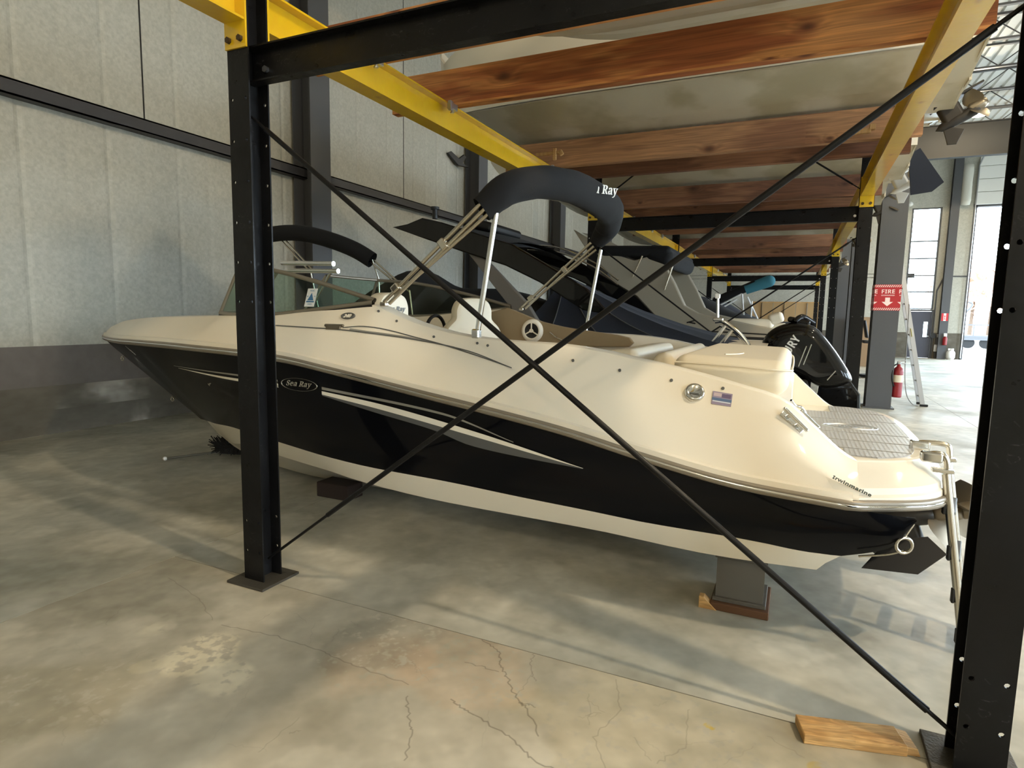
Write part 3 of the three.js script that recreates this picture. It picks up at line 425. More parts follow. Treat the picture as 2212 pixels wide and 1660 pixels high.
{ // swim platform: a rounded two-step lip with tread pads
  const N = 64, ss = range(-1, 1, N);
  const rings = [...sternProfile.map(([f, y]) => ss.map((q) => { const [x, w] = planPt(f, q); return V(x, y, ZC - w); })), ss.map((q) => { const [x, w] = planPt(0, q); return V(x - 0.012, 0.934, ZC - w * 0.985); })];
  const top = new THREE.Shape([[0.0, -0.985], ...ss.map((q) => { const [x, w] = planPt(0, q); return [x - 0.012, w * 0.985]; }), [0.0, 0.985]].map(([x, w]) => new THREE.Vector2(x, w)));
  bo('swim_platform', [loft(rings, 0.45), tr(ext(top, 0.03), 0, 0.934, ZC, PI / 2, 0, 0)], M_gelWhite);
  const endX = (w) => platPlan(Math.abs(w)) - 0.05;
  [[-0.93, -0.62], [-0.60, -0.27], [-0.25, 0.24], [0.26, 0.50], [0.52, 0.74], [0.76, 0.93]].forEach(([a, b]) => {
    const m = Math.max(Math.abs(a), Math.abs(b)), x0 = 0.09 + (m > 0.9 ? 0.17 : m > 0.72 ? 0.09 : 0), n = range(a, b, 8), pts = [[x0, a], ...n.map((w) => [Math.max(endX(w), x0 + 0.03), w]), [x0, b]];
    bo('tread_pad', boxUV(tr(ext(pts, 0.006), 0, 0.94, ZC, PI / 2, 0, 0)), M_tread);
  });
  bo('platform_emblem', [tr(new THREE.TorusGeometry(0.15, 0.006, 6, 40), 0.34, 0.94, ZC + 0.03, PI / 2, 0, 0, [1, 0.62, 1]), tr(new THREE.TorusGeometry(0.125, 0.005, 6, 40), 0.34, 0.94, ZC + 0.03, PI / 2, 0, 0, [1, 0.6, 1]), tr(lettering('SR', 0.08, 0.004), 0.34, 0.939, ZC + 0.03, -PI / 2, 0, 0.6)], M_alu);
}
{ // rub rail with a bright insert, round both sides and the platform
  const path = (o, dy) => { const a = [...range(-7.03, 0.28, 58)].map((x) => [x, yr(x) + dy, wr(x) + o]), e = range(0.97, 0, 16).map((q) => { const [x, w] = planPt(1, q); return [x + o * (1 - q), lerp(yr(0.28), 0.752, smooth(1, 0.7, q)) + dy, w + o * Math.min(1, q * 1.2)]; }), all = [...a, ...e]; return [...all, ...all.slice(0, -1).reverse().map(([x, y, w]) => [x, y, -w]).filter((p, i, q) => i < q.length - 1)].map(([x, y, w]) => V(x, y, ZC + w)); };
  const sweep = (o, dy, r, sy) => { const g = new THREE.TubeGeometry(new THREE.CatmullRomCurve3(path(o, dy), true, 'catmullrom', 0.2), 260, r, 8, true); return g; };
  const rr = bo('rub_rail', [sweep(0.004, -0.012, 0.017), sweep(0.006, 0.008, 0.016)], std(0x8b8274, 0.4, 0.4)); bo('rail_insert', sweep(0.021, -0.002, 0.0075), M_chrome, rr);
  for (const q of [1, -1]) bo('deck_ledge', [q].map((q) => loft(range(-6.9, 0.28, 50).map((x) => [V(x, yr(x) + 0.018, ZC + q * (wr(x) + 0.014)), V(x, yr(x) + 0.046, ZC + q * (deckW(x, yr(x) + 0.046) + 0.022)), V(x, yr(x) + 0.052, ZC + q * deckW(x, yr(x) + 0.052))]), 0.4)), M_gelWhite);
}
{ // printed and raised graphics on the near side
  const rib = (fn, rows, o = 0.004, n = 30) => { const top = table(rows.map((r) => [r[0], r[1]])), low = table(rows.map((r) => [r[0], r[2]])); const a = Math.min(...rows.map((r) => r[0])), b = Math.max(...rows.map((r) => r[0])); return loft(range(a, b, n).map((x) => [0, 0.5, 1].map((t) => { const y = lerp(low(x), top(x), t); return V(x, y, ZC + fn(x, y) + o); })), 1.2); };
  bo('hull_stripe', [rib(navyW, [[-2.755, 1.108, 1.090], [-1.845, 1.017, 1.004], [-1.384, .892, .888]], 0.005), rib(navyW, [[-4.51, 1.137, 1.135], [-3.706, 1.138, 1.126], [-3.15, 1.13, 1.115]], 0.005)], M_graphicSilver, boat, { label: 'silver pinstripes on the navy side' });
  bo('hull_stripe', [rib(navyW, [[-2.755, 1.08, 1.058], [-2.3, 1.034, 1.0], [-1.62, .925, .895], [-.977, .792, .79]], 0.007), rib(navyW, [[-4.45, 1.122, 1.12], [-3.706, 1.106, 1.088], [-3.15, 1.10, 1.075]], 0.005)], M_graphicWhite);
  bo('hull_stripe', rib(navyW, [[-2.755, 1.06, 1.05], [-2.34, 1.02, .977], [-1.9, .962, .905], [-1.657, .92, .84], [-1.38, .873, .812], [-.98, .791, .787]], 0.005), M_graphicGrey);
  bo('deck_pinstripe', [rib(deckW, [[-3.262, 1.494, 1.488], [-2.70, 1.482, 1.475], [-2.28, 1.45, 1.444], [-1.78, 1.384, 1.378], [-1.447, 1.297, 1.292]]), rib(deckW, [[-2.66, 1.494, 1.488], [-2.513, 1.506, 1.5], [-2.093, 1.441, 1.435], [-1.676, 1.353, 1.347], [-1.45, 1.297, 1.293]])], M_graphicGrey);
  bo('deck_pinstripe', rib(deckW, [[-2.6, 1.488, 1.476], [-2.2, 1.449, 1.441], [-1.85, 1.397, 1.390]], 0.003), M_graphicSilver);
  const put = (g, x, y, fn = navyW, o = 0.006, slopeX = 0) => { const z = ZC + fn(x, y), dz = (fn(x, y + 0.05) - fn(x, y - 0.05)) / 0.1, dx = (fn(x + 0.05, y) - fn(x - 0.05, y)) / 0.1; return tr(g, x, y, z + o, Math.atan(dz), -Math.atan(dx), slopeX); };
  const oval = (a, b, r) => tr(new THREE.TorusGeometry(1, r / a, 6, 40), 0, 0, 0, 0, 0, 0, [a, b, a]);
  const em = bo('side_emblem', [put(oval(0.160, 0.042, 0.005), -2.95, 1.11)], M_chrome); bo('script', put(lettering('Sea Ray', 0.036, 0.004, 0.5, font, 1.15), -2.95, 1.11), M_chrome, em);
  bo('letter', [put(lettering('E', 0.05, 0.004, 0, fontSans), -3.16, 1.105)], M_chrome);
  bo('registration', [put(lettering('51 B', 0.06, 0.003, 0, fontSans), -5.40, 1.21, navyW, 0.012)], M_graphicSilver);
  bo('dealer_lettering', [put(lettering('Irwinmarine', 0.022, 0.002, 0.25, fontSans), 0.275, 0.850, deckW, 0.012, -0.05)], std(0x1d2b22, 0.5));
  const bd = bo('model_badge', [put(oval(0.053, 0.022, 0.007), -2.658, 1.566, deckW, 0.007), put(cyl(0.052, 0.006, 0, 0, 0, 24, PI / 2).scale(1, 0.42, 1), -2.658, 1.566, deckW, 0.006)], M_graphicGrey); bo('numerals', put(lettering('240', 0.027, 0.003, 0.2, fontSans), -2.658, 1.566, deckW, 0.011), M_graphicWhite, bd);
  bo('air_vent', [put(rb(0.16, 0.02, 0.02, 0.009, 0, 0.006, 0), -2.737, 1.497, deckW, 0.004), put(rb(0.12, 0.03, 0.014, 0.006, 0, -0.01, 0), -2.737, 1.497, deckW, 0.004)], std(0x6d675c, 0.35, 0.6));
  for (const [x, y] of [[-2.44, 1.60], [-2.296, 1.54], [-2.011, 1.45], [-1.715, 1.421], [-1.643, 1.41], [-1.104, 1.349], [-.841, 1.309], [-.57, 1.271], [-.317, 1.243]]) bo('snap', put(cyl(0.008, 0.008, 0, 0, 0, 12, PI / 2), x, y, deckW, 0.003), M_graphicGrey);
  const cap = bo('fill_cap', put(tr(lathe([[0, 0.012], [0.03, 0.014], [0.032, 0.02], [0.044, 0.02], [0.05, 0.008], [0.05, 0]]), 0, 0, 0, PI / 2), -0.449, 1.215, deckW, 0.0), M_chrome); bo('cap_slot', put(rb(0.05, 0.008, 0.008, 0.003), -0.449, 1.215, deckW, 0.018), M_graphicGrey, cap);
  const cl = [rb(0.155, 0.016, 0.02, 0.007, 0, 0, 0.03), rb(0.02, 0.02, 0.03, 0.004, -0.03, 0, 0.012), rb(0.02, 0.02, 0.03, 0.004, 0.03, 0, 0.012), rb(0.13, 0.03, 0.006, 0.003, 0, -0.005, 0)].map((g) => tr(g, 0, 0, 0, 0, 0, -0.61));
  bo('cleat', cl.map((g) => put(g, 0.012, 1.104, deckW, 0.002)), M_chrome);
  const stk = canvasTex(128, 96, (g, w, h) => { g.fillStyle = '#8a7f95'; g.fillRect(0, 0, w, h); g.fillStyle = '#b9a7ac'; g.fillRect(8, 8, 80, 26); g.fillStyle = '#4c6488'; g.fillRect(0, 46, w, 20); g.fillStyle = '#c9d2dc'; g.fillRect(6, 68, w - 12, 8); g.fillStyle = '#5d4f6e'; g.fillRect(60, 10, 60, 30); });
  bo('registration_sticker', put(tr(new THREE.BoxGeometry(0.095, 0.07, 0.001), 0, 0, 0, 0, 0, -0.03), -0.316, 1.193, deckW, 0.002), std(0xffffff, 0.5, 0, { map: stk }));
  bo('drain_fitting', [put(cyl(0.012, 0.01, 0, 0, 0, 12, PI / 2), -4.05, 1.02, navyW, 0.002)], M_steelTube);
  const eye = tr(new THREE.TorusGeometry(0.022, 0.006, 6, 16), -6.72, 1.03, ZC + 0.02, 0, 0, 0); bo('bow_eye', [eye, tr(new THREE.TorusGeometry(0.022, 0.006, 6, 16), -5.93, 0.64, ZC + 0.02)], M_steelTube);
}
{ // windshield: near and far wings, raked front, open middle pane
  const base = (s) => [[-4.1, 1.565, 0.90], [-3.85, 1.553, 0.98], [-3.4, 1.562, 1.035], [-3.0, 1.60, 1.055], [-2.5, 1.655, 1.06]].map(([x, y, w]) => V(x, y, ZC + s * w)), topc = (s) => [[-3.93, 1.915, 0.86], [-3.5, 1.885, 0.95], [-3.0, 1.79, 1.01], [-2.5, 1.67, 1.045]].map(([x, y, w]) => V(x, y, ZC + s * w));
  const f = [], gl = [];
  for (const s of [1, -1]) {
    f.push(tube(base(s), 0.017, 40, 8), tube(topc(s), 0.016, 40, 8), bar(base(s)[0], topc(s)[0], 0.014, 8));
    const cb = new THREE.CatmullRomCurve3(base(s)), ct = new THREE.CatmullRomCurve3(topc(s)); gl.push(loft(range(0, 1, 16).map((t) => [cb.getPoint(0.03 + t * 0.96), ct.getPoint(t * 0.99)]), 1.2));
  }
  const fb = [[-4.1, 1.565, .90], [-4.33, 1.575, .55], [-4.40, 1.58, .3]], ft = [[-3.93, 1.915, .86], [-4.06, 1.925, .55], [-4.1, 1.93, .3]];
  for (const s of [1, -1]) { const m = (a) => a.map(([x, y, w]) => V(x, y, ZC + s * w)); f.push(tube(m(fb), 0.014, 16, 8), tube(m(ft), 0.014, 16, 8), bar(m(fb)[2], m(ft)[2], 0.012, 8)); const a = new THREE.CatmullRomCurve3(m(fb)), b = new THREE.CatmullRomCurve3(m(ft)); gl.push(loft(range(0, 1, 8).map((t) => [a.getPoint(t), b.getPoint(t)]), 1.2)); }
  bo('windshield_frame', f, std(0x8d8577, 0.35, 0.7)); for (const q of gl) bo('windshield_glass', q, M_glassTint);
  bo('windshield_gasket', [1, -1].map((s) => tube(base(s).map((p) => V(p.x, p.y - 0.018, p.z)), 0.016, 40, 8)), M_blackPlastic);
  bo('middle_pane_frame', [bar([-4.02, 1.995, ZC + 0.33], [-3.40, 1.972, ZC + 0.40], 0.02, 12), bar([-4.0, 1.932, ZC + 0.3], [-3.37, 1.915, ZC + 0.38], 0.019, 12), bar([-3.47, 1.9, ZC + 0.36], [-3.68, 1.66, ZC + 0.32], 0.01, 8)], M_chrome);
  const tri = canvasTex(96, 128, (g, w, h) => { g.fillStyle = '#dfe3e2'; g.fillRect(0, 0, w, h); g.fillStyle = '#2d6a9a'; g.beginPath(); g.moveTo(w / 2, 30); g.lineTo(78, 84); g.lineTo(18, 84); g.fill(); g.fillRect(10, 88, 76, 10); g.font = 'bold 13px sans-serif'; g.textAlign = 'center'; g.fillText('VESSEL', 48, 20); g.fillText('CHECK', 48, 115); g.fillText('20', 14, 60); g.fillText('10', 82, 60); });
  bo('glass_sticker', tr(new THREE.BoxGeometry(0.10, 0.13, 0.001), -3.04, 1.685, ZC + 1.045, -0.3, -0.12, -0.04), std(0xffffff, 0.5, 0, { map: tri }));
}
{ // folded cover arch in its black boot, with polished tubes
  const bag = [[-1.715, 2.20, 1.06], [-1.60, 2.31, 0.99], [-1.49, 2.39, 0.78], [-1.42, 2.43, 0.45], [-1.395, 2.445, 0.05], [-1.40, 2.445, -0.4], [-1.45, 2.43, -0.72], [-1.55, 2.36, -0.98], [-1.66, 2.25, -1.06]], c = new THREE.CatmullRomCurve3(bag.map(([x, y, w]) => V(x, y, ZC + w))), rows = [], n = 60, nz = fbmTile(77, 5, 4), fr = c.computeFrenetFrames(n, false);
  for (let i = 0; i <= n; i++) { const t = i / n, p = c.getPoint(t), tan = c.getTangent(t), side = V(0.78, 0.62, 0).sub(tan.clone().multiplyScalar(V(0.78, 0.62, 0).dot(tan))).normalize(), up = side.clone().cross(tan).normalize(), k = 0.112 * Math.min(1, 0.8 + t * 2, 0.6 + (1 - t) * 3), r = []; for (let j = 0; j < 20; j++) { const a = j / 20 * PI * 2, q = k * (1 + (nz(t, j / 20) - 0.5) * 0.28 + 0.05 * Math.cos(a * 2 + t * 9)); r.push(p.clone().addScaledVector(side, Math.cos(a) * q * 1.0).addScaledVector(up, Math.sin(a) * q * 0.85)); } rows.push(r); }
  const boot = bo('arch_boot', loft(rows, 1.3, true), M_canvas);
  { // script on the boot, lying on its upper near face
    const p = c.getPoint(0.50), tan = c.getTangent(0.50), m = obj('boot_script', lettering('Sea Ray', 0.062, 0.003, 0.35), M_white, boot), z = V(0.86, 0.10, 0.42).normalize(), x = tan.clone().multiplyScalar(1).sub(z.clone().multiplyScalar(tan.dot(z))).normalize(), y = z.clone().cross(x); const M = new THREE.Matrix4().makeBasis(x, y, z); M.setPosition(p.clone().addScaledVector(z, 0.122).add(V(...B0))); m.geometry.applyMatrix4(M);
  }
  for (const s of [1, -1]) {
    const a = V(-2.40, 1.66, ZC + s * 1.08), e = V(-1.70, 2.22, ZC + s * 1.05), n2 = V(-0.62, 0.78, 0).normalize();
    bo('arch_strut', [bar(a, e.clone().addScaledVector(n2, 0.03), 0.0125, 10), bar(a.clone().add(V(0.04, -0.01, 0)), e.clone().addScaledVector(n2, -0.012), 0.0125, 10), bar(a.clone().lerp(e, 0.1).addScaledVector(n2, -0.02), e.clone().addScaledVector(n2, -0.05), 0.011, 10), rb(0.05, 0.07, 0.05, 0.01, lerp(-2.4, -1.7, 0.62), lerp(1.66, 2.22, 0.62), ZC + s * 1.07, 0, 0, 0.67), rb(0.05, 0.03, 0.04, 0.01, -2.40, 1.645, ZC + s * 1.08), rb(0.06, 0.05, 0.04, 0.012, lerp(-2.4, -1.7, 0.13), lerp(1.66, 2.22, 0.13) + 0.015, ZC + s * 1.08, 0, 0, 0.67)], M_steelTube);
    bo('stand_up_strut', [bar([-1.74, 1.47, ZC + s * 1.05], [-1.625, 2.18, ZC + s * 1.05], 0.0165, 12), rb(0.05, 0.06, 0.05, 0.012, -1.745, 1.475, ZC + s * 1.05)], M_chrome);
  }
}
{ // cockpit: bucket seats, tan side panel with a speaker, wheel, lever, bench, sun pad
  const back = smoothShape([[-0.22, 0], [-0.245, 0.22], [-0.20, 0.42], [-0.125, 0.52], [-0.115, 0.62], [-0.07, 0.68], [0.07, 0.68], [0.115, 0.62], [0.125, 0.52], [0.20, 0.42], [0.245, 0.22], [0.22, 0]], true, 60);
  const slot = smoothShape([[-0.10, 0.43], [-0.085, 0.49], [0.085, 0.49], [0.10, 0.43]], true, 24);
  const seat = (z, turn, x = -2.72, dy = 0, sc = 1) => {
    const b = tr(ext(back, 0.10, 0.035, [new THREE.Path(slot.getPoints())], 6), 0, 1.06, 0, 0, PI / 2, 0); const g = [crease(b, 0.7), rb(0.5, 0.16, 0.5, 0.06, -0.25, 1.0, 0), cyl(0.05, 0.32, -0.2, 0.78, 0, 16)];
    g.forEach((q) => tr(tr(q, 0, 0, 0, 0, 0, 0, [sc, 1, sc]), 0, 0, 0, 0, turn, 0)); const m = bo('bucket_seat', g.map((q) => tr(q, x, dy, z)), M_vinyl);
    if (sc === 1) bo('seat_script', tr(tr(tr(lettering('Sea Ray', 0.036, 0.003, 0.3), 0.139 * sc, 1.655, 0, 0, PI / 2, 0), 0, 0, 0, 0, turn, 0), x, dy, z), M_graphicGrey, m);
  };
  seat(ZC + 0.42, -0.2, -2.9, -0.04); seat(ZC - 0.52, -0.75, -2.66, -0.05, 1.1);
  const pnl = [[-2.70, 1.40], [-2.72, 1.58], [-2.47, 1.645], [-2.36, 1.61], [-2.14, 1.53], [-1.92, 1.485], [-1.73, 1.46], [-1.40, 1.425], [-1.30, 1.405], [-1.27, 1.37], [-1.30, 1.34], [-1.62, 1.33], [-2.1, 1.33], [-2.4, 1.33]];
  const side = bo('side_panel', tr(ext(pnl, 0.03, 0.008), 0, 0, ZC - 0.925), M_vinylTan, boat, { label: 'tan upholstered side panel' });
  const lower = bo('side_liner', bx(2.4, 0.62, 0.02, -2.0, 0.98, ZC - 0.918), M_vinylTan);
  const sp = bo('speaker', tr(lathe([[0.068, 0.02], [0.07, 0.03], [0.088, 0.03], [0.105, 0.014], [0.107, 0]], 32), -2.2, 1.447, ZC - 0.888, PI / 2, 0, 0), M_gelWhite);
  bo('speaker_cone', tr(lathe([[0.012, 0.004], [0.06, 0.02], [0.07, 0.024]], 24), -2.2, 1.447, ZC - 0.888, PI / 2), M_blackPlastic, sp); bo('speaker_spoke', [0, 1, 2].map((k) => tr(rb(0.012, 0.07, 0.008, 0.003, 0, 0.036, 0.028), -2.2, 1.447, ZC - 0.885, 0, 0, PI * 2 / 3 * k)).concat(cyl(0.018, 0.012, -2.2, 1.447, ZC - 0.858, 16, PI / 2)), M_gelWhite, sp);
  bo('grab_handle', [tube([[-2.02, 1.44, ZC - 0.87], [-1.96, 1.40, ZC - 0.85], [-1.90, 1.37, ZC - 0.87]], 0.006, 12, 6)], M_chrome);
  bo('helm_console', [rb(0.5, 0.55, 0.75, 0.06, -3.35, 1.12, ZC - 0.5), rb(0.3, 0.12, 0.6, 0.04, -3.2, 1.40, ZC - 0.5, 0, 0, -0.4)], M_vinylTan); bo('steering_wheel', [tr(new THREE.TorusGeometry(0.17, 0.016, 8, 32), -3.0, 1.40, ZC - 0.5, 0, PI / 2, 0), bar([-3.0, 1.40, ZC - 0.66], [-3.0, 1.40, ZC - 0.34], 0.012), bar([-3.0, 1.40, ZC - 0.5], [-3.15, 1.38, ZC - 0.5], 0.02)], M_blackPlastic);
  bo('throttle_lever', [bar([-2.62, 1.30, ZC - 0.85], [-2.68, 1.52, ZC - 0.85], 0.013), rb(0.05, 0.05, 0.07, 0.02, -2.685, 1.53, ZC - 0.85), rb(0.09, 0.16, 0.07, 0.03, -2.6, 1.3, ZC - 0.87)], M_blackPlastic);
  bo('aft_bench', [rb(0.22, 0.5, 1.25, 0.05, -0.96, 1.14, ZC - 0.05, 0, 0, 0.12), rb(0.5, 0.2, 1.3, 0.06, -1.25, 0.98, ZC - 0.05)], M_vinyl);
  const pad = bo('sun_pad', [rb(0.60, 0.19, 1.78, 0.075, -0.315, 1.292, ZC - 0.04, 0, 0, -0.03, 6)], M_vinyl, boat, { label: 'thick cream sun pad' });
  bo('pad_piping', [tube([[-0.60, 1.35, ZC + 0.86], [-0.3, 1.345, ZC + 0.865], [-0.035, 1.33, ZC + 0.83], [-0.005, 1.32, ZC + 0.5], [-0.005, 1.32, ZC - 0.6], [-0.035, 1.33, ZC - 0.90]], 0.006, 60, 6)], M_vinyl, pad); bo('pad_seam', [tube([[-0.36, 1.389, ZC + 0.62], [-0.30, 1.388, ZC + 0.50], [-0.28, 1.386, ZC + 0.36]], 0.005, 16, 6)], M_vinyl, pad);
  bo('pad_backrest', [rb(0.12, 0.14, 1.5, 0.05, -0.69, 1.32, ZC - 0.05, 0, 0, 0.5)], M_vinyl);
  bo('safety_hook', [tube([[0.0, 1.19, ZC + 0.93], [0.02, 1.16, ZC + 0.90], [0.05, 1.15, ZC + 0.88], [0.07, 1.12, ZC + 0.86]], 0.007, 16, 6), rb(0.13, 0.025, 0.03, 0.01, 0.09, 1.09, ZC + 0.88, 0, 0, -0.75)], M_chrome);
}
{ // boarding ladder let down to the floor, trim tab, tow eye, stern drive with propellers
  const sx = (z) => (ZC + 0.86 - z) * 0.22, rail = (z) => bar([0.69 + sx(z), 0.88, z], [0.83 + sx(z), 0.02, z], 0.019, 10);
  const ld = bo('boarding_ladder', [rail(ZC + 0.86), rail(ZC + 0.56), ...[0.86, 0.56].map((w) => tube([[0.60, 0.94, ZC + w], [0.62, 0.968, ZC + w], [0.668 + sx(ZC + w), 0.97, ZC + w], [0.69 + sx(ZC + w), 0.93, ZC + w], [0.693 + sx(ZC + w), 0.86, ZC + w]], 0.014, 24, 8))], M_steelTube);
  bo('ladder_bracket', [0.86, 0.56].map((w) => rb(0.09, 0.05, 0.05, 0.012, 0.625, 0.955, ZC + w)).concat([0.86, 0.56].map((w) => rb(0.09, 0.018, 0.05, 0.005, 0.675 + sx(ZC + w), 0.895, ZC + w))), M_chrome, ld);
  for (const t of [0.22, 0.48, 0.72, 0.95]) bo('ladder_step', [rb(0.05, 0.02, 0.31, 0.006, lerp(.69, .83, t) + 0.03, lerp(.88, .02, t), ZC + 0.71, 0, -0.216, 0), rb(0.014, 0.07, 0.03, 0.005, lerp(.69, .83, t) - 0.026, lerp(.88, .02, t) + 0.03, ZC + 0.86)], M_blackPlastic, ld);
  bo('trim_tab', [tr(ext([[0, 0], [0.26, -0.02], [0.42, 0.10], [0.36, 0.20], [0.16, 0.17]], 0.012, 0.002), 0.0, 0, 0)].map((g) => { g.applyMatrix4(new THREE.Matrix4().makeBasis(V(0.86, 0.12, 0), V(-0.18, 0.62, -0.55), V(0, 0.4, 0.9).normalize())); return tr(g, 0.365, 0.395, ZC + 0.98); }), M_blackPlastic);
  bo('stern_eye', [tr(new THREE.TorusGeometry(0.035, 0.008, 8, 20), 0.50, 0.60, ZC + 1.17, 0, 0.4, 0), bar([0.5, 0.64, ZC + 1.16], [0.53, 0.70, ZC + 1.15], 0.008), tube([[0.5, 0.575, ZC + 1.17], [0.44, 0.545, ZC + 1.165], [0.33, 0.51, ZC + 1.15]], 0.005, 12, 6)], M_steelTube);
  const dr = bo('stern_drive', [rb(0.5, 0.22, 0.18, 0.07, 0.38, 0.62, ZC, 0, 0, -0.2), rb(0.3, 0.5, 0.10, 0.045, 0.58, 0.42, ZC, 0, 0, 0.35), tr(lathe([[0.0, -0.3], [0.05, -0.24], [0.065, -0.05], [0.065, 0.16], [0.05, 0.2]], 20), 0.62, 0.40, ZC, 0, 0, -PI / 2 + 0.25)], std(0x24211d, 0.4, 0.2));
  const blade = (k, r) => { const rows = range(0, 1, 7).map((t) => { const w = 0.10 * Math.sin(PI * (0.16 + 0.8 * t)) + 0.03; return range(-1, 1, 6).map((q) => { const a = q * w / (0.05 + r * t * 0.8) * 0.55, R = 0.045 + (r - 0.045) * t; return V(q * w * (0.75 - 0.35 * t) - 0.02, Math.cos(a) * R, Math.sin(a) * R); }); }); return tr(loft(rows, 1.2), 0, 0, 0, k, 0, 0); };
  const prop = (x, y, r, ph) => bo('propeller', [...[0, 1, 2].map((k) => blade(k * PI * 2 / 3 + ph, r)), tr(lathe([[0.03, -0.06], [0.05, -0.04], [0.055, 0.05], [0.045, 0.09], [0.0, 0.09]], 18), 0, 0, 0, 0, 0, -PI / 2)].map((g) => tr(tr(g, 0, 0, 0, 0, 0, 0.25), x, y, ZC)), M_stainProp);
  prop(0.87, 0.465, 0.22, 0.5); prop(1.0, 0.50, 0.19, 1.4);
}
// ---------------------------------------------------------------- boats stored on the timbers above, each with its stern drive
function driveGeos(flip = 1) {
  return { leg: [rb(0.42, 0.2, 0.22, 0.06, 0.12, 0.16, 0), rb(0.22, 0.48, 0.10, 0.045, 0.26, -0.06, 0, 0, 0, 0.5), tr(lathe([[0, -0.26], [0.045, -0.2], [0.06, -0.05], [0.06, 0.14], [0.045, 0.18]], 16), 0.40, -0.2, 0, 0, 0, -PI / 2 + 0.5), tr(ext([[0, 0], [0.2, -0.05], [0.14, -0.2], [0.06, -0.2]], 0.02, 0.004), 0.24, -0.28, -0.01), bar([0.0, 0.05, 0.11], [0.34, 0.12, 0.13], 0.02, 8), bar([0.0, 0.05, -0.11], [0.34, 0.12, -0.13], 0.02, 8), rb(0.5, 0.025, 0.26, 0.01, 0.34, 0.02, 0, 0, 0, 0.5)] };
}
function propGeo(r, n = 3) {
  const g = []; for (let b = 0; b < n; b++) g.push(tr(loft(range(0, 1, 6).map((t) => { const w = 0.09 * Math.sin(PI * (0.16 + 0.8 * t)) + 0.025, R = 0.04 + (r - 0.04) * t; return range(-1, 1, 5).map((q) => { const a = q * w / (0.05 + r * t * 0.8) * 0.55; return V(q * w * (0.75 - 0.35 * t), Math.cos(a) * R, Math.sin(a) * R); }); }), 1.2), 0, 0, 0, b * PI * 2 / n + 0.4, 0, 0));
  g.push(tr(lathe([[0.03, -0.06], [0.05, -0.04], [0.05, 0.05], [0.04, 0.09], [0, 0.09]], 16), 0, 0, 0, 0, 0, -PI / 2)); return g;
}
const M_driveDark = std(0x2b2723, 0.55, 0.2), M_driveWhite = std(0xcfccc4, 0.45);
function storedBoat(z, label, { keel = 3.56, chine = 3.93, beam = 2.45, xs = 1.22, L = 6.6, side = M_hullWhite, drive = M_driveDark, bowTaper = 2.6, flatZ = 1 }) {
  const t = thing('stored_boat', label, 'boat', [-1.2, keel, z]), hb = beam / 2, xb = xs - L, q = range(xb, xs, 36);
  const taper = (x) => { const s = clamp((x - xb) / bowTaper); return Math.pow(1 - (1 - s) ** 2.2, 0.8); }, kl = (x) => 0.9 * Math.max(0, 1 - (x - xb) / (bowTaper * 0.62)) ** 2, ch = (x) => chine - keel + 0.35 * (1 - taper(x)), loc = (x) => x + 1.2;
  const bot = (s) => loft(q.map((x) => { const w = hb * 0.96 * taper(x) + 0.001, k = kl(x), c = Math.max(ch(x), k + 0.02); return [V(loc(x), k, 0), V(loc(x), lerp(k, c, 0.42), s * w * 0.44), V(loc(x), lerp(k, c, 0.42) - 0.012, s * w * 0.47), V(loc(x), lerp(k, c, 0.93), s * w * 0.93), V(loc(x), lerp(k, c, 0.93) - 0.012, s * w)]; }), 0.25);
  obj('hull_bottom', [bot(1), bot(-1), bx(0.02, chine - keel - 0.02, beam * 0.5, loc(xs), (chine - keel) * 0.5 + 0.06, 0), tr(ext([[0, 0], [hb * 0.96, (chine - keel) * 0.92], [hb * 0.98, 0.9], [-hb * 0.98, 0.9], [-hb * 0.96, (chine - keel) * 0.92]], 0.02), loc(xs) - 0.02, 0, 0, 0, PI / 2, 0)], M_oldHull, t);
  const sd = (s) => loft(q.map((x) => { const w = hb * taper(x) + 0.001, c = Math.max(ch(x), kl(x) + 0.02); return [V(loc(x), c - 0.02, s * w * 0.96), V(loc(x), c + 0.3, s * w * 1.0), V(loc(x), Math.max(c + 0.45, 1.05), s * (w + 0.03)), V(loc(x), Math.max(c + 0.47, 1.08), s * w)]; }), 0.6);
  obj('hull_side', [sd(1), sd(-1)], side, t);
  obj('deck', loft(q.map((x) => { const w = hb * taper(x) + 0.001, y = Math.max(Math.max(ch(x), kl(x) + 0.02) + 0.47, 1.08); return [V(loc(x), y, w), V(loc(x), y + 0.04, 0), V(loc(x), y, -w)]; }), 1), M_hullWhite, t);
  const d = obj('stern_drive', driveGeos().leg.map((g) => tr(g, loc(xs) - 0.27, 0.10, 0, 0, 0, 0, 0.85)), drive, t); obj('propeller', propGeo(0.18).map((g) => tr(tr(g, 0, 0, 0, 0, 0, 0.5), loc(xs) + 0.18, 0.02, 0)), M_stainProp, d);
  return t;
}
storedBoat(-4.12, 'boat with a clean cream bottom stored over the two front timbers', { L: 4.15, bowTaper: 1.8 });
storedBoat(-7.28, 'boat with a stained grey olive bottom stored above the cover arch', { chine: 3.82, keel: 3.60, beam: 2.55, L: 5.7 });
storedBoat(-10.44, 'pale bottomed boat stored above the beige cruiser', { chine: 3.80, keel: 3.58, drive: M_driveWhite });
storedBoat(-12.85, 'pale boat stored next behind the cruiser, over close timbers', { chine: 3.9, keel: 3.62, beam: 2.2, drive: M_driveDark });
storedBoat(-17.3, 'boat stored in the third rack bay above', { drive: M_driveDark }); storedBoat(-24.4, 'boat stored in the last rack bay above', {});
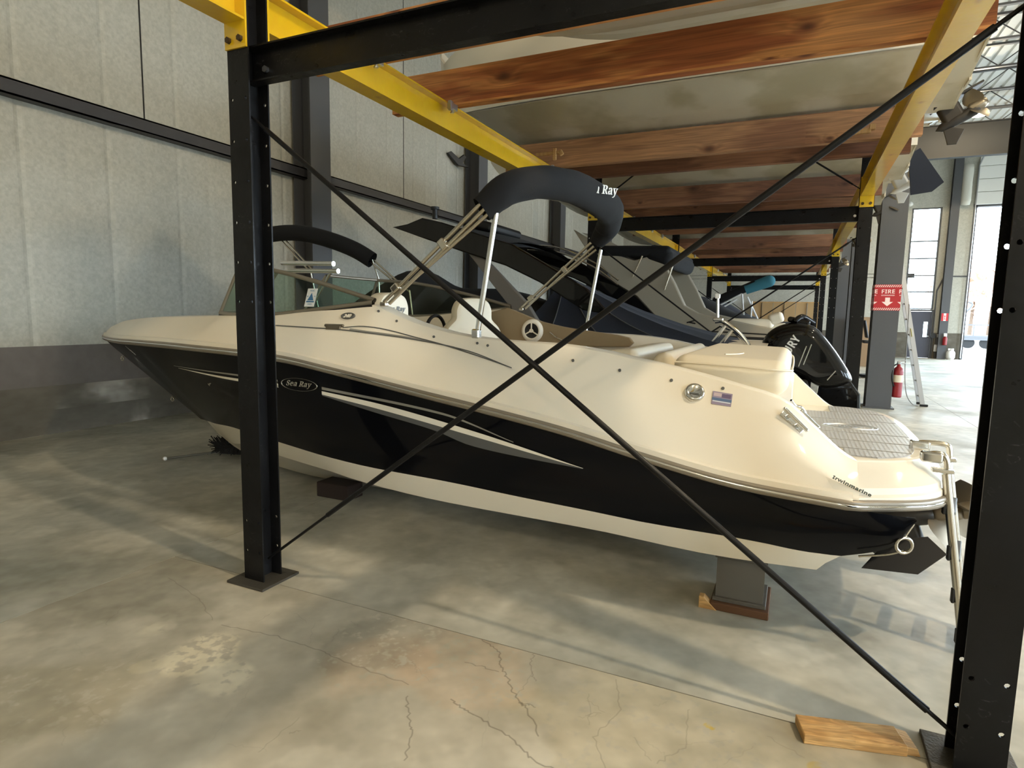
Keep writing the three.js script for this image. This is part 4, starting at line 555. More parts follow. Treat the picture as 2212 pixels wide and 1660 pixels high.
tag(obj('trim_flap', tr(ext([[0, 0.05], [0.12, 0.12], [0.42, -0.34], [0.30, -0.45], [0.06, -0.48]], 0.02, 0.004), 1.23, 3.78, -10.0), M_canvasBlue), 'dark blue pointed flap hanging below the stern over the aisle', 'flap');

// ---------------------------------------------------------------- floor boats behind the first one
function floorHull(t, zc, { xs, L, beam, gun, keel = 0.0, side, deckM = M_gelWhite, sheer = 0.25, taperL = 3 }) {   // hull and deck in the thing's own axes: its base at (0, 0, zc)
  const hb = beam / 2, xb = xs - L, q = range(xb, xs, 40), tp = (x) => Math.pow(1 - (1 - clamp((x - xb) / taperL)) ** 2.3, 0.8), gy = (x) => gun + sheer * (1 - clamp((x - xb) / L)) ** 1.5, kl = (x) => keel + (gun - keel) * 0.95 * Math.max(0, 1 - (x - xb) / (taperL * 0.7)) ** 1.6;
  const h = (s) => loft(q.map((x) => { const w = hb * tp(x) + 0.002, k = kl(x), g = gy(x), c = lerp(k, g, 0.28); return [V(x, k, 0), V(x, c, s * w * 0.88), V(x, lerp(c, g, 0.5), s * w * 0.95), V(x, g, s * w)]; }), 0.5);
  obj('hull', [h(1), h(-1), tr(ext([[0, keel], [hb * 0.87, lerp(keel, gun, 0.3)], [hb, gun], [-hb, gun], [-hb * 0.87, lerp(keel, gun, 0.3)]], 0.03), xs - 0.03, 0, 0, 0, PI / 2, 0)], side, t);
  obj('deck', loft(q.map((x) => { const w = hb * tp(x) + 0.002, g = gy(x); return [V(x, g - 0.005, w), V(x, g + 0.07, w * 0.9), V(x, g + 0.12, w * 0.3), V(x, g + 0.12, -w * 0.3), V(x, g + 0.07, -w * 0.9), V(x, g - 0.005, -w)]; }), 0.7), deckM, t);
  obj('rub_rail', [1, -1].map((s) => tube(q.filter((_, i) => i % 3 === 0).map((x) => [x, gy(x), s * (hb * tp(x) + 0.004)]), 0.02, 60, 6)), M_blackPlastic, t);
}
const zW = (g, z) => [].concat(g).map((q) => tr(q, 0, 0, -z));    // world z into the thing's own z
{ // tower boat with a big black outboard
  const zc = -7.2, t = thing('tower_boat', 'dark boat with a black tower, black covers and a big black outboard', 'boat', [0, 0, zc]), o = (n, g, m, p = t, e) => obj(n, zW(g, zc), m, p, e);
  floorHull(t, zc, { xs: -0.25, L: 7.0, beam: 2.4, gun: 1.22, side: M_gelNavy, deckM: M_gelWhite });
  const arm = [[-4.37, 2.585], [-4.18, 2.60], [-3.98, 2.66], [-3.72, 2.60], [-3.4, 2.50], [-2.84, 2.33], [-2.42, 2.10], [-2.0, 1.86], [-1.75, 1.62], [-2.0, 1.66], [-2.5, 1.95], [-2.9, 2.13], [-3.4, 2.28], [-3.9, 2.44]];
  for (const s of [1, -1]) o('tower_arm', tr(ext(arm, 0.06, 0.015), 0, 0, zc + s * 1.1 - 0.03), M_darkGloss);
  const cv = range(0, 1, 10).map((u) => range(-1, 1, 6).map((v) => V(lerp(-4.3, -2.95, u), lerp(2.60, 2.36, u) + 0.06 * Math.sin(PI * u) + 0.09 * (1 - v * v), zc + v * 1.1)));
  o('tower_canopy', [loft(cv, 1.2), loft(cv.map((r) => r.map((p) => V(p.x, p.y - 0.05, p.z))), 1.2)], M_canvas);
  for (const s of [1, -1]) { o('tower_leg', [tr(ext([[-3.42, 2.30], [-3.26, 2.26], [-2.66, 1.70], [-2.35, 1.25], [-2.6, 1.25], [-2.84, 1.66]], 0.05, 0.012), 0, 0, zc + s * 1.06 - 0.025)], std(0x67625c, 0.45)); }
  o('tower_rail', [0.0, 0.06].map((d) => tube([[-3.45, 2.55 - d, zc - 0.7], [-3.0, 2.50 - d, zc - 0.7], [-2.5, 2.30 - d, zc - 0.7], [-2.15, 2.06 - d, zc - 0.7]], 0.013, 30, 6)), M_chrome); o('tower_speaker', [rb(0.35, 0.12, 0.9, 0.05, -3.55, 2.66, zc + 0.1, 0, 0, -0.25)], M_blackPlastic); o('mirror_mount', [cyl(0.03, 0.12, -3.86, 2.73, zc + 1.05, 12), cyl(0.05, 0.03, -3.86, 2.79, zc + 1.05, 12)], M_blackPlastic);
  const tent = range(-5.85, -2.3, 28).map((x) => { const pk = 0.72 * Math.exp(-(((x + 4.75) / 0.36) ** 2)) * 0.35 + 0.54 * smooth(-5.9, -5.2, x) * smooth(-1.6, -3.6, x); return range(-1, 1, 10).map((v) => V(x, 1.36 + pk * (1 - Math.abs(v) ** 2.6) + 0.02, zc + v * 1.02)); }); o('windshield_cover', loft(tent, 0.9), M_canvas);
  o('cover_knob', [lathe([[0, 0.05], [0.05, 0.03], [0.06, 0], [0.05, -0.03]], 16)].map((g) => tr(g, -4.75, 2.17, zc)), M_canvas);
  const apex = V(-2.55, 2.06, zc + 0.2), rim = [[-2.95, 1.36, 1.12], [-2.4, 1.33, 1.16], [-1.75, 1.31, 1.16], [-1.05, 1.30, 1.14], [-0.4, 1.29, 1.08], [-0.3, 1.29, 0.3], [-0.3, 1.29, -0.6], [-0.4, 1.29, -1.08], [-1.4, 1.30, -1.15], [-2.5, 1.33, -1.15], [-3.1, 1.4, -0.9]].map(([x, y, w]) => V(x, y, zc + w));
  const fan = []; for (let i = 0; i + 1 < rim.length; i++) { const rows = range(0, 1, 5).map((u) => range(0, 1, 4).map((v) => { const p = rim[i].clone().lerp(rim[i + 1], v); const r = apex.clone().lerp(p, Math.max(u, 0.02)); r.y -= 0.10 * Math.sin(PI * u) + 0.03 * Math.sin(PI * v) * u; return r; })); fan.push(loft(rows, 1.0)); }
  o('cockpit_cover', fan, M_canvasBlue, t, { label: 'blue black tent cover' }); o('cover_seam', rim.slice(1, 4).map((p) => { const m = apex.clone().lerp(p, 0.5); m.y -= 0.09; return tube([apex, m, p], 0.006, 14, 5); }), M_graphicGrey);
  const c2 = new THREE.CatmullRomCurve3([[-6.42, 2.55, -5.98], [-6.0, 2.575, -6.0], [-5.7, 2.555, -6.02], [-5.3, 2.46, -6.06], [-4.98, 2.34, -6.12], [-4.78, 2.22, -6.18]].map((p) => V(...p)));
  o('folded_arch', new THREE.TubeGeometry(c2, 40, 0.10, 12), M_canvas); o('arch_strut', [bar([-4.76, 2.22, -6.19], [-4.3, 1.84, -6.28], 0.012, 8), bar([-4.82, 2.21, -6.17], [-4.36, 1.86, -6.28], 0.011, 8), bar([-4.78, 2.23, -6.18], [-4.74, 2.0, -6.25], 0.011, 8), bar([-4.3, 1.86, -6.28], [-4.2, 1.3, -6.25], 0.012, 8), bar([-4.74, 2.0, -6.25], [-4.7, 1.3, -6.25], 0.012, 8), bar([-6.1, 2.5, -6.0], [-5.72, 2.1, -6.1], 0.012, 8), bar([-6.03, 2.5, -6.0], [-5.65, 2.1, -6.1], 0.012, 8), bar([-5.7, 2.12, -6.1], [-5.6, 1.35, -6.2], 0.012, 8)], M_steelTube);
  o('stern_arch_rail', [tube([[-0.74, 1.56, -6.42], [-0.66, 1.56, -6.42], [-0.52, 1.46, -6.42], [-0.42, 1.34, -6.42], [-0.36, 1.22, -6.42]], 0.022, 24, 8), tube([[-0.70, 1.52, -6.55], [-0.56, 1.46, -6.55], [-0.44, 1.32, -6.55], [-0.40, 1.22, -6.55]], 0.02, 24, 8), bar([-0.64, 1.52, -6.42], [-0.82, 1.25, -6.42], 0.018, 8), bar([-0.58, 1.48, -6.5], [-0.74, 1.25, -6.5], 0.018, 8), bar([-0.72, 1.57, -6.42], [-0.73, 1.80, -6.42], 0.014, 8), rb(0.10, 0.04, 0.1, 0.015, -0.71, 1.58, -6.42)], M_chrome);
  o('pennant_clamp', [rb(0.05, 0.05, 0.05, 0.012, -0.73, 1.81, -6.42)], M_white);
  // outboard: cowl swept back, trim band, mid section, lower unit
  const prof = [[-0.36, 1.20], [-0.30, 1.40], [-0.20, 1.505], [-0.05, 1.56], [0.08, 1.56], [0.20, 1.50], [0.34, 1.34], [0.46, 1.17], [0.545, 1.02], [0.53, 0.96], [0.40, 0.90], [0.26, 0.90], [0.10, 0.99], [-0.08, 1.06], [-0.26, 1.12]];
  const cowl = smoothShape(prof, true, 90), lay = (k, d) => { const c = [0.09, 1.22]; return cowl.getPoints().map((p) => V(c[0] + (p.x - c[0]) * k, c[1] + (p.y - c[1]) * k, -7.1 + d)); };
  const hw = 0.23, rows = []; for (let i = 0; i <= 14; i++) { const a = -PI / 2 + PI * i / 14; rows.push(lay(0.62 + 0.38 * Math.pow(Math.cos(a), 0.55), hw * Math.sin(a))); }
  const ob = o('outboard_motor', [loft(rows, 1.3), tr(ext(cowl, 0.001), 0, 0, 0, 0, 0, 0, [0.62, 0.62, 1]).translate(0.09 * 0.38, 1.22 * 0.38, -7.1 + hw), tr(ext(cowl, 0.001), 0, 0, 0, 0, 0, 0, [0.62, 0.62, 1]).translate(0.09 * 0.38, 1.22 * 0.38, -7.1 - hw)], M_darkGloss, t, { label: 'big glossy black outboard cowl' });
  o('cowl_handle', [tube([[-0.02, 1.57, -7.0], [0.05, 1.62, -7.1], [0.16, 1.56, -7.2]], 0.03, 20, 8), rb(0.22, 0.06, 0.2, 0.025, 0.02, 1.575, -7.14, 0, 0, -0.2)], M_darkGloss, ob);
  o('mid_section', [tr(ext([[0.28, 0.92], [0.50, 0.98], [0.60, 0.84], [0.62, 0.55], [0.46, 0.30], [0.30, 0.34], [0.25, 0.62]], 0.16, 0.03), 0, 0, -7.18), rb(0.35, 0.3, 0.22, 0.05, 0.0, 0.86, -7.1), tr(lathe([[0, -0.3], [0.05, -0.22], [0.065, 0], [0.06, 0.2]], 16), 0.46, 0.36, -7.1, 0, 0, -PI / 2 - 0.2)], M_darkGloss, ob); o('propeller', propGeo(0.18).map((g) => tr(g, 0.72, 0.36, -7.1)), M_stainProp, ob);
  o('cowl_stripe', [[0.055, 1.31, -0.28], [0.10, 1.33, -0.28], [0.33, 1.13, -0.62]].map(([x, y, r], i) => rb(0.010, i < 2 ? 0.22 : 0.12, 0.004, 0.002, x + 0.02, y - 0.09, -7.1 + hw + 0.0, 0, 0, r)), M_graphicSilver, ob); o('maker_lettering', tr(lettering('MERCURY', 0.085, 0.004, 0.0, fontSans, 0.85), -0.10, 1.22, -7.1 + hw + 0.001, 0, 0, 1.05), std(0xc9c9c6, 0.4), ob);
}
{ // beige cruiser with a swept arch
  const zc = -10.75, t = thing('cruiser', 'beige cabin cruiser with a swept radar arch and black canvas top', 'boat', [0, 0, zc]), o = (n, g, m, p = t, e) => obj(n, zW(g, zc), m, p, e), M_beige = phys(0x9d9482, 0.4, 0, { clearcoat: 0.4, clearcoatRoughness: 0.2 });
  floorHull(t, zc, { xs: 0.1, L: 8.2, beam: 2.5, gun: 1.30, side: M_gelWhite, deckM: M_beige, taperL: 3.4 });
  const sidePanel = [[-3.35, 2.95], [-2.98, 2.72], [-2.62, 2.52], [-2.36, 2.44], [-2.10, 2.50], [-1.92, 2.40], [-1.74, 2.10], [-1.57, 1.76], [-1.36, 1.64], [-0.98, 1.56], [-0.5, 1.47], [-0.12, 1.40], [-0.12, 1.28], [-1.66, 1.29], [-2.9, 1.32], [-4.2, 1.38], [-4.3, 1.50], [-2.86, 1.50], [-2.52, 1.82], [-2.72, 2.24], [-3.1, 2.62]];
  for (const s of [1, -1]) o('arch_side', tr(ext(sidePanel, 0.12, 0.02), 0, 0, zc + s * 1.13 - 0.06), M_beige);
  o('arch_top', [loft(range(0, 1, 8).map((u) => range(-1, 1, 6).map((v) => V(lerp(-3.25, -2.4, u), lerp(2.92, 2.47, u) + 0.06 * (1 - v * v), zc + v * 1.15))), 1.2)], M_beige);
  o('canvas_top', [rb(1.1, 0.17, 2.3, 0.07, -2.35, 2.60, zc + 0.1, 0, 0, -0.03), rb(0.42, 0.26, 2.3, 0.11, -1.98, 2.53, zc + 0.1, 0, 0, -0.35)], M_canvas); o('canvas_strut', [bar([-2.22, 2.52, zc + 1.25], [-2.36, 2.2, zc + 1.25], 0.014, 8), bar([-1.75, 2.38, zc + 1.25], [-1.86, 2.0, zc + 1.25], 0.014, 8)], M_steelTube);
  o('side_window', [tr(ext([[-3.5, 1.54], [-2.92, 1.54], [-2.62, 1.82], [-2.80, 1.98], [-3.6, 1.9]], 0.02), 0, 0, zc + 1.0)], M_glassTint); o('windshield_frame', [bar([-3.6, 1.98, zc + 1.1], [-2.62, 1.84, zc + 1.15], 0.018, 8), bar([-2.62, 1.84, zc + 1.15], [-2.52, 1.56, zc + 1.16], 0.016, 8)], M_steelTube);
  o('cabin', [rb(3.2, 0.5, 2.0, 0.15, -5.2, 1.55, zc, 0, 0, 0.04)], M_gelWhite);
  o('cockpit_cushion', [rb(0.62, 0.14, 0.5, 0.05, -0.62, 1.52, zc + 0.85), rb(0.2, 0.16, 0.5, 0.05, -0.28, 1.60, zc + 0.85, 0, 0, 0.35), rb(0.6, 0.12, 1.6, 0.05, -0.45, 1.46, zc - 0.3)], M_vinyl);
  o('side_line', [tr(tube([[-3.4, 1.40, 0], [-2.2, 1.395, 0], [-1.0, 1.385, 0], [-0.15, 1.36, 0]], 0.01, 30, 6), 0, 0, zc + 1.215)], M_blackPlastic); o('deck_cleat', [rb(0.13, 0.02, 0.02, 0.006, -1.45, 1.53, zc + 1.21, 0, 0, 0.3), rb(0.10, 0.02, 0.02, 0.006, -1.43, 1.51, zc + 1.21, 0, 0, -0.2)], M_blackPlastic); o('hull_vent', [rb(0.2, 0.1, 0.03, 0.03, -1.82, 1.25, zc + 1.26)], M_blackPlastic);
}
function covered(zc, label, cover, opt = {}) {
  const t = thing('covered_boat', label, 'boat', [0, 0, zc]); floorHull(t, zc, { xs: opt.xs ?? 0.2, L: opt.L ?? 6.8, beam: 2.4, gun: 1.25, side: opt.side ?? M_gelNavy });
  const rows = range(-5.6, (opt.xs ?? 0.2) - 0.3, 22).map((x, i) => range(-1, 1, 12).map((v) => V(x, 1.33 + (opt.h ?? 0.8) * (1 - Math.abs(v) ** 2.4) * smooth(-5.7, -4.0, x) * smooth((opt.xs ?? 0.2), (opt.xs ?? 0.2) - 2.6, x) + 0.025 * Math.sin(i * 1.7 + v * 4), v * 1.1))); obj('canvas_cover', loft(rows, 0.9), cover, t); return t;
}
covered(-13.4, 'dark covered boat behind the cruiser', M_canvas, { h: 0.75 });
{ // pale framed boat with a teal sock on its folded top
  const zc = -17.0, t = thing('framed_boat', 'boat with pale tube frames and a teal sock on its folded top', 'boat', [0, 0, zc]), o = (n, g, m) => obj(n, zW(g, zc), m, t); floorHull(t, zc, { xs: -0.1, L: 6.4, beam: 2.4, gun: 1.4, side: M_gelNavy, deckM: M_canvasBlue });
  o('folded_top', [bar([-1.9, 1.98, -15.95], [-0.95, 2.42, -15.95], 0.10, 12)], M_canvas); o('top_sock', [bar([-1.18, 2.28, -15.95], [-0.66, 2.48, -15.95], 0.12, 14, 0.14), tr(new THREE.SphereGeometry(0.14, 14, 10), -0.66, 2.48, -15.95)], std(0x35707d, 0.85));
  o('tube_frame', [bar([-1.25, 2.18, -15.9], [-1.16, 1.5, -15.9], 0.022, 8), bar([-1.12, 2.1, -15.9], [-0.82, 1.5, -15.9], 0.022, 8), bar([-1.25, 2.18, -15.9], [-2.35, 1.55, -15.9], 0.02, 8), bar([-1.35, 2.05, -15.9], [-2.2, 1.5, -15.9], 0.018, 8), bar([-2.6, 1.85, -15.9], [-1.9, 2.05, -15.9], 0.018, 8), bar([-2.55, 1.7, -15.9], [-1.85, 1.9, -15.9], 0.018, 8), bar([-2.5, 1.58, -15.9], [-1.8, 1.76, -15.9], 0.018, 8), bar([-1.0, 2.0, -15.7], [-1.0, 1.5, -15.7], 0.018, 8)], M_white);
}
covered(-20.2, 'dark covered boat in the third rack bay', M_canvasBlue, { h: 0.9, xs: -0.2 }); covered(-25.0, 'dark covered boat in the last rack bay before the wall', M_canvas, { h: 0.8, xs: -1.2, L: 5.8 });
// ---------------------------------------------------------------- things on the floor and by the columns
{
  const t = thing('steel_support', 'grey steel support block with flanges under the boat stern', 'support', [-0.19, 0, -3.55]), M_blk = std(0x5a554c, 0.7, 0.15, { bumpMap: T_concreteBump, bumpScale: 0.004 });
  obj('support_web', bx(0.245, 0.235, 0.02, 0, 0.165, 0.12), M_blk, t); obj('support_body', bx(0.235, 0.235, 0.22, 0, 0.165, 0.0), M_blk, t); obj('bottom_flange', rb(0.275, 0.022, 0.30, 0.004, 0, 0.053, 0), M_blk, t); obj('top_flange', rb(0.27, 0.02, 0.26, 0.004, 0, 0.292, 0), M_blk, t); obj('sole_timber', rb(0.30, 0.042, 0.36, 0.006, 0.005, 0.021, 0.0), M_rust, t); obj('wedge', tr(ext([[0, 0], [0.09, 0], [0.02, 0.06], [0, 0.06]], 0.05, 0.003), -0.20, 0, 0.13, 0, 0, 0), M_pine, t);
  dup(t, [-0.19, 0, -5.05], 'grey steel support block on the far side under the boat stern');
  const k = thing('keel_timber', 'brown timber block under the boat bottom behind the bow post', 'block', [-3.5, 0, -4.05]); obj('timber', rb(0.34, 0.13, 0.2, 0.01, 0, 0.065, 0), std(0x2a1e18, 0.95), k);
  const b = thing('floor_broom', 'broom with black bristles and a white tipped handle lying under the bow', 'broom', [-5.5, 0, -4.65], 0.25); const r = rng(3), br = []; for (let i = 0; i < 260; i++) { const x = (r() - 0.5) * 0.40, z = (r() - 0.5) * 0.16; br.push(bar([x * 0.7, 0.06 + r() * 0.05, z * 0.6], [x * 1.15 + (r() - 0.5) * 0.05, 0.02 + r() * 0.20, z * 1.5 + (r() - 0.5) * 0.08], 0.006, 3)); } const bs = obj('bristles', br, M_rubber, b); bs.userData.kind = 'stuff';
  obj('broom_head', rb(0.38, 0.09, 0.10, 0.02, 0, 0.07, 0), M_rubber, b); obj('handle', bar([-0.1, 0.05, 0.02], [-0.52, 0.022, 0.36], 0.012, 8), std(0x5b5a50, 0.6), b); obj('handle_tip', tr(new THREE.SphereGeometry(0.022, 12, 8), -0.53, 0.022, 0.37), M_white, b);
  const w = thing('lumber_offcut', 'short pale offcut of lumber lying on the floor by the aisle post', 'lumber', [0.285, 0, -2.52], 0.262); const g = rb(0.36, 0.04, 0.12, 0.004, 0, 0.02, 0); obj('offcut', boxUV(g), M_pine, w); obj('split_end', tr(ext([[0, 0], [0.06, 0.0], [0.05, 0.025], [0.0, 0.035]], 0.10, 0.002), 0.165, 0.003, -0.05), M_pine, w);
}
{ // fire point on the grey column
  const sign = canvasTex(512, 600, (g, w, h) => {
    g.fillStyle = '#b01822'; g.fillRect(0, 0, w, h); g.fillStyle = '#f0d9d2';
    for (const y of [8, h - 62]) { g.save(); g.beginPath(); g.rect(0, y, w, 54); g.clip(); for (let x = -60; x < w + 60; x += 40) { g.beginPath(); g.moveTo(x, y + 54); g.lineTo(x + 18, y + 54); g.lineTo(x + 52, y); g.lineTo(x + 34, y); g.fill(); } g.restore(); }
    g.textAlign = 'center'; g.font = 'bold 128px sans-serif'; g.fillText('FIRE', w * 0.51, 205); g.fillText('E', 28, 205); g.fillText('F', w - 16, 205); g.font = 'bold 36px sans-serif'; g.fillText('EXTINGUISHER', w * 0.51, 262); g.fillText('ER', 14, 262); g.fillText('EX', w - 10, 262);
    const ar = (cx, s) => { g.beginPath(); g.moveTo(cx - 46 * s, 300); g.lineTo(cx + 46 * s, 300); g.lineTo(cx + 46 * s, 400); g.lineTo(cx + 110 * s, 400); g.lineTo(cx, 500); g.lineTo(cx - 110 * s, 400); g.lineTo(cx - 46 * s, 400); g.fill(); }; ar(w * 0.51, 1); ar(-44, 1); ar(w + 50, 1);
  });
  const t = thing('fire_sign', 'red fire extinguisher band sign with a white arrow wrapped on the grey column', 'sign', [1.44, 2.005, -13.0]), M_sign = std(0xffffff, 0.45, 0, { map: sign }), pg = (w, h) => new THREE.BoxGeometry(w, h, 0.004);
  obj('sign_face', tr(pg(0.408, 0.46), 0, 0, 0.215), M_sign, t); obj('sign_face', tr(pg(0.42, 0.46), 0.206, 0, 0, 0, PI / 2, 0), M_sign, t); obj('sign_face', tr(pg(0.42, 0.46), -0.206, 0, 0, 0, -PI / 2, 0), M_sign, t);
  const e = thing('fire_extinguisher', 'red fire extinguisher hanging low on the grey column', 'extinguisher', [1.72, 0.22, -12.88]);
  obj('cylinder', lathe([[0, 0.0], [0.075, 0.0], [0.083, 0.02], [0.083, 0.46], [0.07, 0.52], [0.03, 0.56], [0.03, 0.6], [0, 0.6]], 24), M_red, e); obj('valve', [rb(0.06, 0.06, 0.05, 0.01, 0, 0.62, 0), rb(0.14, 0.02, 0.03, 0.006, 0.04, 0.66, 0, 0, 0, 0.25), rb(0.13, 0.02, 0.03, 0.006, 0.04, 0.62, 0, 0, 0, -0.1)], M_galv, e); obj('hose', tube([[-0.02, 0.61, 0.02], [-0.09, 0.55, 0.07], [-0.10, 0.35, 0.09], [-0.06, 0.20, 0.10]], 0.012, 24, 8), M_rubber, e); obj('label_plate', cyl(0.0845, 0.13, 0, 0.34, 0, 20), std(0xcfc4ac, 0.6), e); obj('bracket', rb(0.03, 0.3, 0.12, 0.005, -0.09, 0.35, 0), M_blackPlastic, e);
  const l = thing('extension_ladder', 'aluminium extension ladder leaning beside the grey sign column', 'ladder', [2.25, 0, -13.75]), a = (z) => beamBox([0, 0.02, z], [-0.62, 3.0, z], 0.03, 0.075); obj('side_rail', a(0.18), M_alu, l); obj('side_rail', a(-0.18), M_alu, l); for (let k = 0; k < 10; k++) { const u = 0.05 + k * 0.098; obj('rung', bar([-0.62 * u, 0.02 + 2.98 * u, 0.18], [-0.62 * u, 0.02 + 2.98 * u, -0.18], 0.015, 8), M_alu, l); }
  for (const z of [0.18, -0.18]) obj('ladder_foot', rb(0.13, 0.04, 0.05, 0.01, 0.02, 0.02, z), M_rubber, l); obj('warning_label', rb(0.005, 0.16, 0.04, 0.002, -0.29, 1.38, 0.20, 0, 0, 0.2), std(0xd9c51e, 0.5), l);
  tag(obj('hanging_cord', tube([[1.80, 1.9, -12.95], [1.82, 1.2, -12.95], [1.83, 0.7, -12.95], [1.88, 0.3, -12.95], [2.0, 0.1, -13.1], [2.15, 0.03, -13.4]], 0.008, 40, 6), std(0x77746e, 0.6)), 'thin grey cord hanging behind the extinguisher down to the ladder foot', 'cord');
}
{ // by the far wall
  const p = thing('propane_tank', 'white propane tank by the foot of the column at the open door', 'gas tank', [5.98, 0, FZ + 0.45]); obj('tank', tr(lathe([[0, 0.03], [0.13, 0.03], [0.16, 0.09], [0.16, 0.28], [0.13, 0.35], [0.05, 0.38], [0, 0.38]], 24), 0, 0, 0), M_white, p); obj('collar', [tr(new THREE.CylinderGeometry(0.10, 0.10, 0.09, 20, 1, true, 0, 4.6), 0, 0.42, 0), tr(new THREE.CylinderGeometry(0.12, 0.12, 0.05, 20, 1, true), 0, 0.025, 0)], std(0xe6e6e2, 0.5, 0, { side: THREE.DoubleSide }), p);
  const s2 = canvasTex(96, 128, (g, w, h) => { g.fillStyle = '#e9dedb'; g.fillRect(0, 0, w, h); g.fillStyle = '#c3202a'; g.fillRect(0, 0, 30, h); g.fillRect(66, 0, 30, h); g.beginPath(); g.moveTo(34, 40); g.lineTo(62, 40); g.lineTo(48, 70); g.fill(); g.fillRect(44, 60, 8, 40); g.fillRect(34, 96, 28, 8); });
  tag(obj('fire_sign', tr(new THREE.BoxGeometry(0.24, 0.32, 0.006), 5.66, 1.78, FZ + 0.39), std(0xffffff, 0.5, 0, { map: s2 })), 'small red and white sign on the column between window and open door', 'sign');
  const e = thing('fire_extinguisher', 'small red extinguisher with a white head on the column by the open door', 'extinguisher', [5.72, 0.6, FZ + 0.5]); obj('cylinder', lathe([[0, 0], [0.08, 0], [0.085, 0.02], [0.085, 0.3], [0.03, 0.38], [0, 0.38]], 20), M_red, e); obj('valve', [rb(0.12, 0.14, 0.08, 0.02, 0, 0.43, 0)], M_white, e); obj('bracket', rb(0.06, 0.2, 0.14, 0.01, 0, 0.2, -0.10), M_blackPlastic, e);
  const j = thing('junction_box', 'dark electric reel and conduits on the wall by the steel door', 'conduit', [5.35, 0, FZ + 0.05]); obj('conduit', [bar([0.0, 0.0, 0], [0.0, 2.9, 0], 0.025, 8), bar([0.14, 0.0, 0], [0.14, 1.0, 0], 0.025, 8), bar([0.0, 2.9, 0], [0.25, 3.6, 0], 0.03, 8), bar([0.25, 3.5, 0], [1.0, 3.5, 0], 0.025, 8)], M_greySteel, j); obj('reel', cyl(0.11, 0.09, 0.0, 0.98, 0.06, 18, PI / 2), M_blackPlastic, j); obj('box', [rb(0.14, 0.3, 0.08, 0.01, 0.14, 0.45, 0.03), rb(0.1, 0.14, 0.08, 0.01, 0.2, 0.98, 0.03)], M_alu, j);
  tag(obj('wall_roll', [tr(lathe([[0, 0], [0.16, 0.02], [0.19, 0.2], [0.18, 0.9], [0.19, 1.4], [0.17, 1.62], [0, 1.64]], 24), 5.99, 6.38, FZ + 0.3), rb(0.1, 0.1, 0.2, 0.02, 5.99, 7.5, FZ + 0.1)], std(0xc9c8bf, 0.7)), 'pale upright roll hung high on the wall beside the open door', 'roll');
  tag(obj('wall_light', [bx(0.3, 0.06, 0.1, 3.95, 6.58, FZ + 0.1), tr(new THREE.SphereGeometry(0.10, 14, 10), 3.85, 6.55, FZ + 0.22), tr(new THREE.SphereGeometry(0.10, 14, 10), 4.08, 6.55, FZ + 0.22)], M_white), 'white twin head emergency light over the tall window', 'light fitting');
  const M_ply = std(0xa98a60, 0.75, 0, { bumpMap: T_canvasB, bumpScale: 0.001 }), pw = thing('plywood_partition', 'tan plywood partition of upright sheets at the far end behind the rack', 'partition', [-0.55, 0, -30.9]); for (let k = 0; k < 6; k++) obj('sheet', rb(0.455, 2.32, 0.05, 0.006, -1.2 + k * 0.475, 1.16, (k % 2) * 0.05, 0, 0.06, 0), M_ply, pw); obj('frame', [bx(2.9, 0.05, 0.08, 0, 2.34, 0), bx(2.9, 0.1, 0.06, 0, 0.4, -0.06)], M_pine, pw);
  const cb = thing('carton', 'brown cardboard carton on the floor left of the sign column', 'box', [2.25, 0, -24.6]); obj('carton_body', rb(0.9, 0.85, 0.7, 0.01, 0, 0.425, 0), std(0x9a7f62, 0.85), cb); obj('tape', bx(0.08, 0.004, 0.71, 0, 0.852, 0), std(0xb79c74, 0.4), cb); dup(cb, [2.15, 0.85, -24.6], 'brown cardboard carton stacked on top of another one', 'cartons', 0.1); cb.userData.group = 'cartons';
  tag(obj('office_chair', [rb(0.5, 0.08, 0.5, 0.03, 1.95, 1.0, -19.6), rb(0.06, 0.5, 0.45, 0.03, 1.75, 1.35, -19.6, 0, 0, 0.2), bar([1.95, 0.1, -19.6], [1.95, 1.0, -19.6], 0.03, 8), cyl(0.28, 0.06, 1.95, 0.06, -19.6, 16)], M_blackPlastic), 'black stool with a backrest behind the grey sign column', 'stool');
  tag(obj('vent_bracket', [tr(ext([[0, 0.06], [0.12, 0.12], [0.42, 0.0], [0.62, 0.14], [0.7, 0.10], [0.55, -0.08], [0.8, -0.14], [0.4, -0.16]], 0.05, 0.01), LX + 0.02, 5.58, -13.9, 0, PI / 2 - 0.2, 0)], M_blackPlastic), 'dark winged bracket on the left wall under the yellow rail', 'bracket');
}
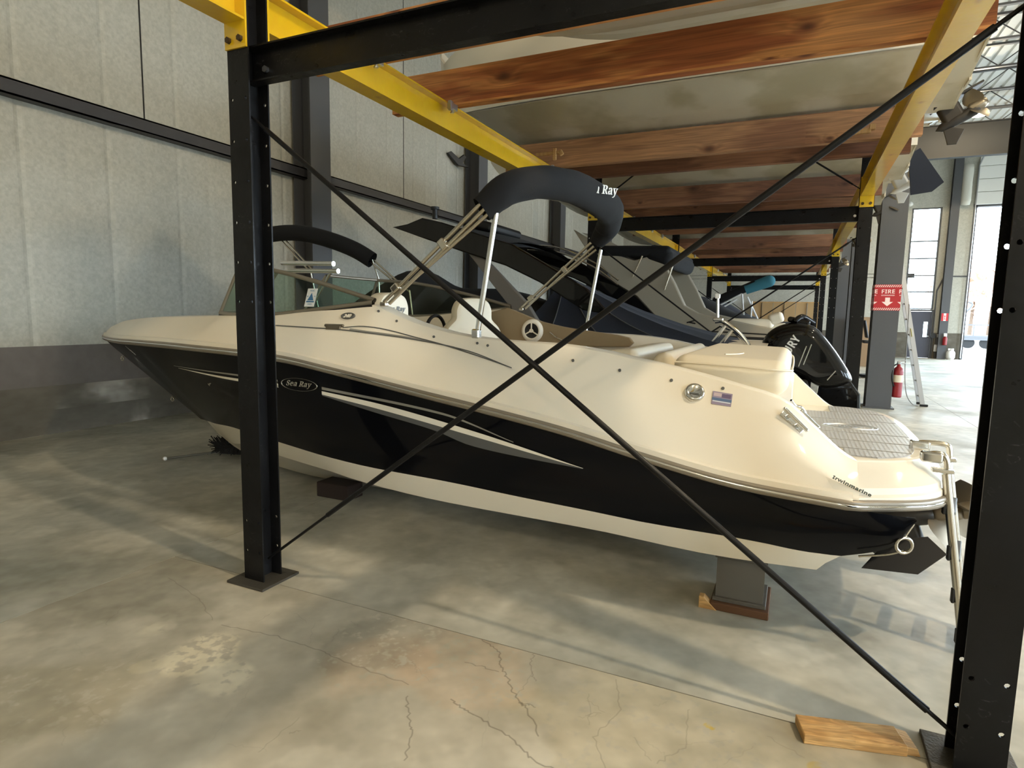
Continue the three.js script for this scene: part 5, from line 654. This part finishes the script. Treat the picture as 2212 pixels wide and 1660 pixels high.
// ---------------------------------------------------------------- outside
{
  const m = struct('ground_outside', [bx(120, 0.1, 100, 0, -0.12, FZ - 50.4), bx(60, 0.1, 90, RX + 30.4, -0.12, -20)], std(0x9c9a96, 0.9)); m.userData.label = 'pale yard outside the doors';
  const t = thing('flatbed_trailer', 'grey flatbed trailer standing in the yard outside the open door', 'trailer', [10.2, 0, -46]); obj('bed', [bx(4.4, 0.12, 1.8, 0, 0.72, 0), bx(4.4, 0.2, 0.08, 0, 0.6, 0.85)], M_greySteel, t); obj('rail', [bx(4.4, 0.07, 0.07, 0, 1.42, 0.85), ...[-1.5, -0.5, 0.5, 1.5].map((x) => bx(0.06, 0.7, 0.06, x, 1.1, 0.85))], M_greySteel, t); obj('mast', tube([[-1.6, 0.8, 0.8], [-1.3, 1.7, 0.8], [-0.7, 2.6, 0.8], [-0.9, 2.8, 0.8]], 0.06, 24, 6), M_greySteel, t);
  for (const x of [-0.7, 0.2]) obj('wheel', [cyl(0.33, 0.22, x, 0.33, 0.7, 20, PI / 2)], M_rubber, t);
  const r = rng(9), sites = [[12.6, -60], [15.2, -66], [17.6, -62], [22, -68], [14.0, -74]], cols = [0xd0ab98, 0xd8bda6, 0xc8a090, 0xd4b49c, 0xcdb0a0], lab = ['russet autumn tree right behind the trailer', 'pale orange autumn tree behind the trailer', 'brown red autumn tree right of the trailer', 'tall orange autumn tree far outside', 'dull brown autumn tree far outside left'];
  sites.forEach(([x, z], i) => { const q = thing('autumn_tree', lab[i], 'tree', [x, 0, z], 0, 'autumn trees outside'); obj('trunk', bar([0, 0, 0], [0.1, 3.2, 0], 0.18, 8, 0.1), std(0x5a4a3c, 0.9), q); const cr = []; for (let k = 0; k < 420; k++) { const a = r() * 6.283, b = Math.acos(2 * r() - 1), R = 2.4 * Math.cbrt(r()); cr.push(tr(new THREE.CircleGeometry(0.26, 5), Math.cos(a) * Math.sin(b) * R, 4.4 + Math.cos(b) * R * 0.95, Math.sin(a) * Math.sin(b) * R, r() * 6, r() * 6, 0)); } const c = obj('crown', cr, std(cols[i], 0.9, 0, { side: THREE.DoubleSide }), q); c.userData.kind = 'stuff'; });
}
scene.updateMatrixWorld(true);
renderer.render(scene, camera);
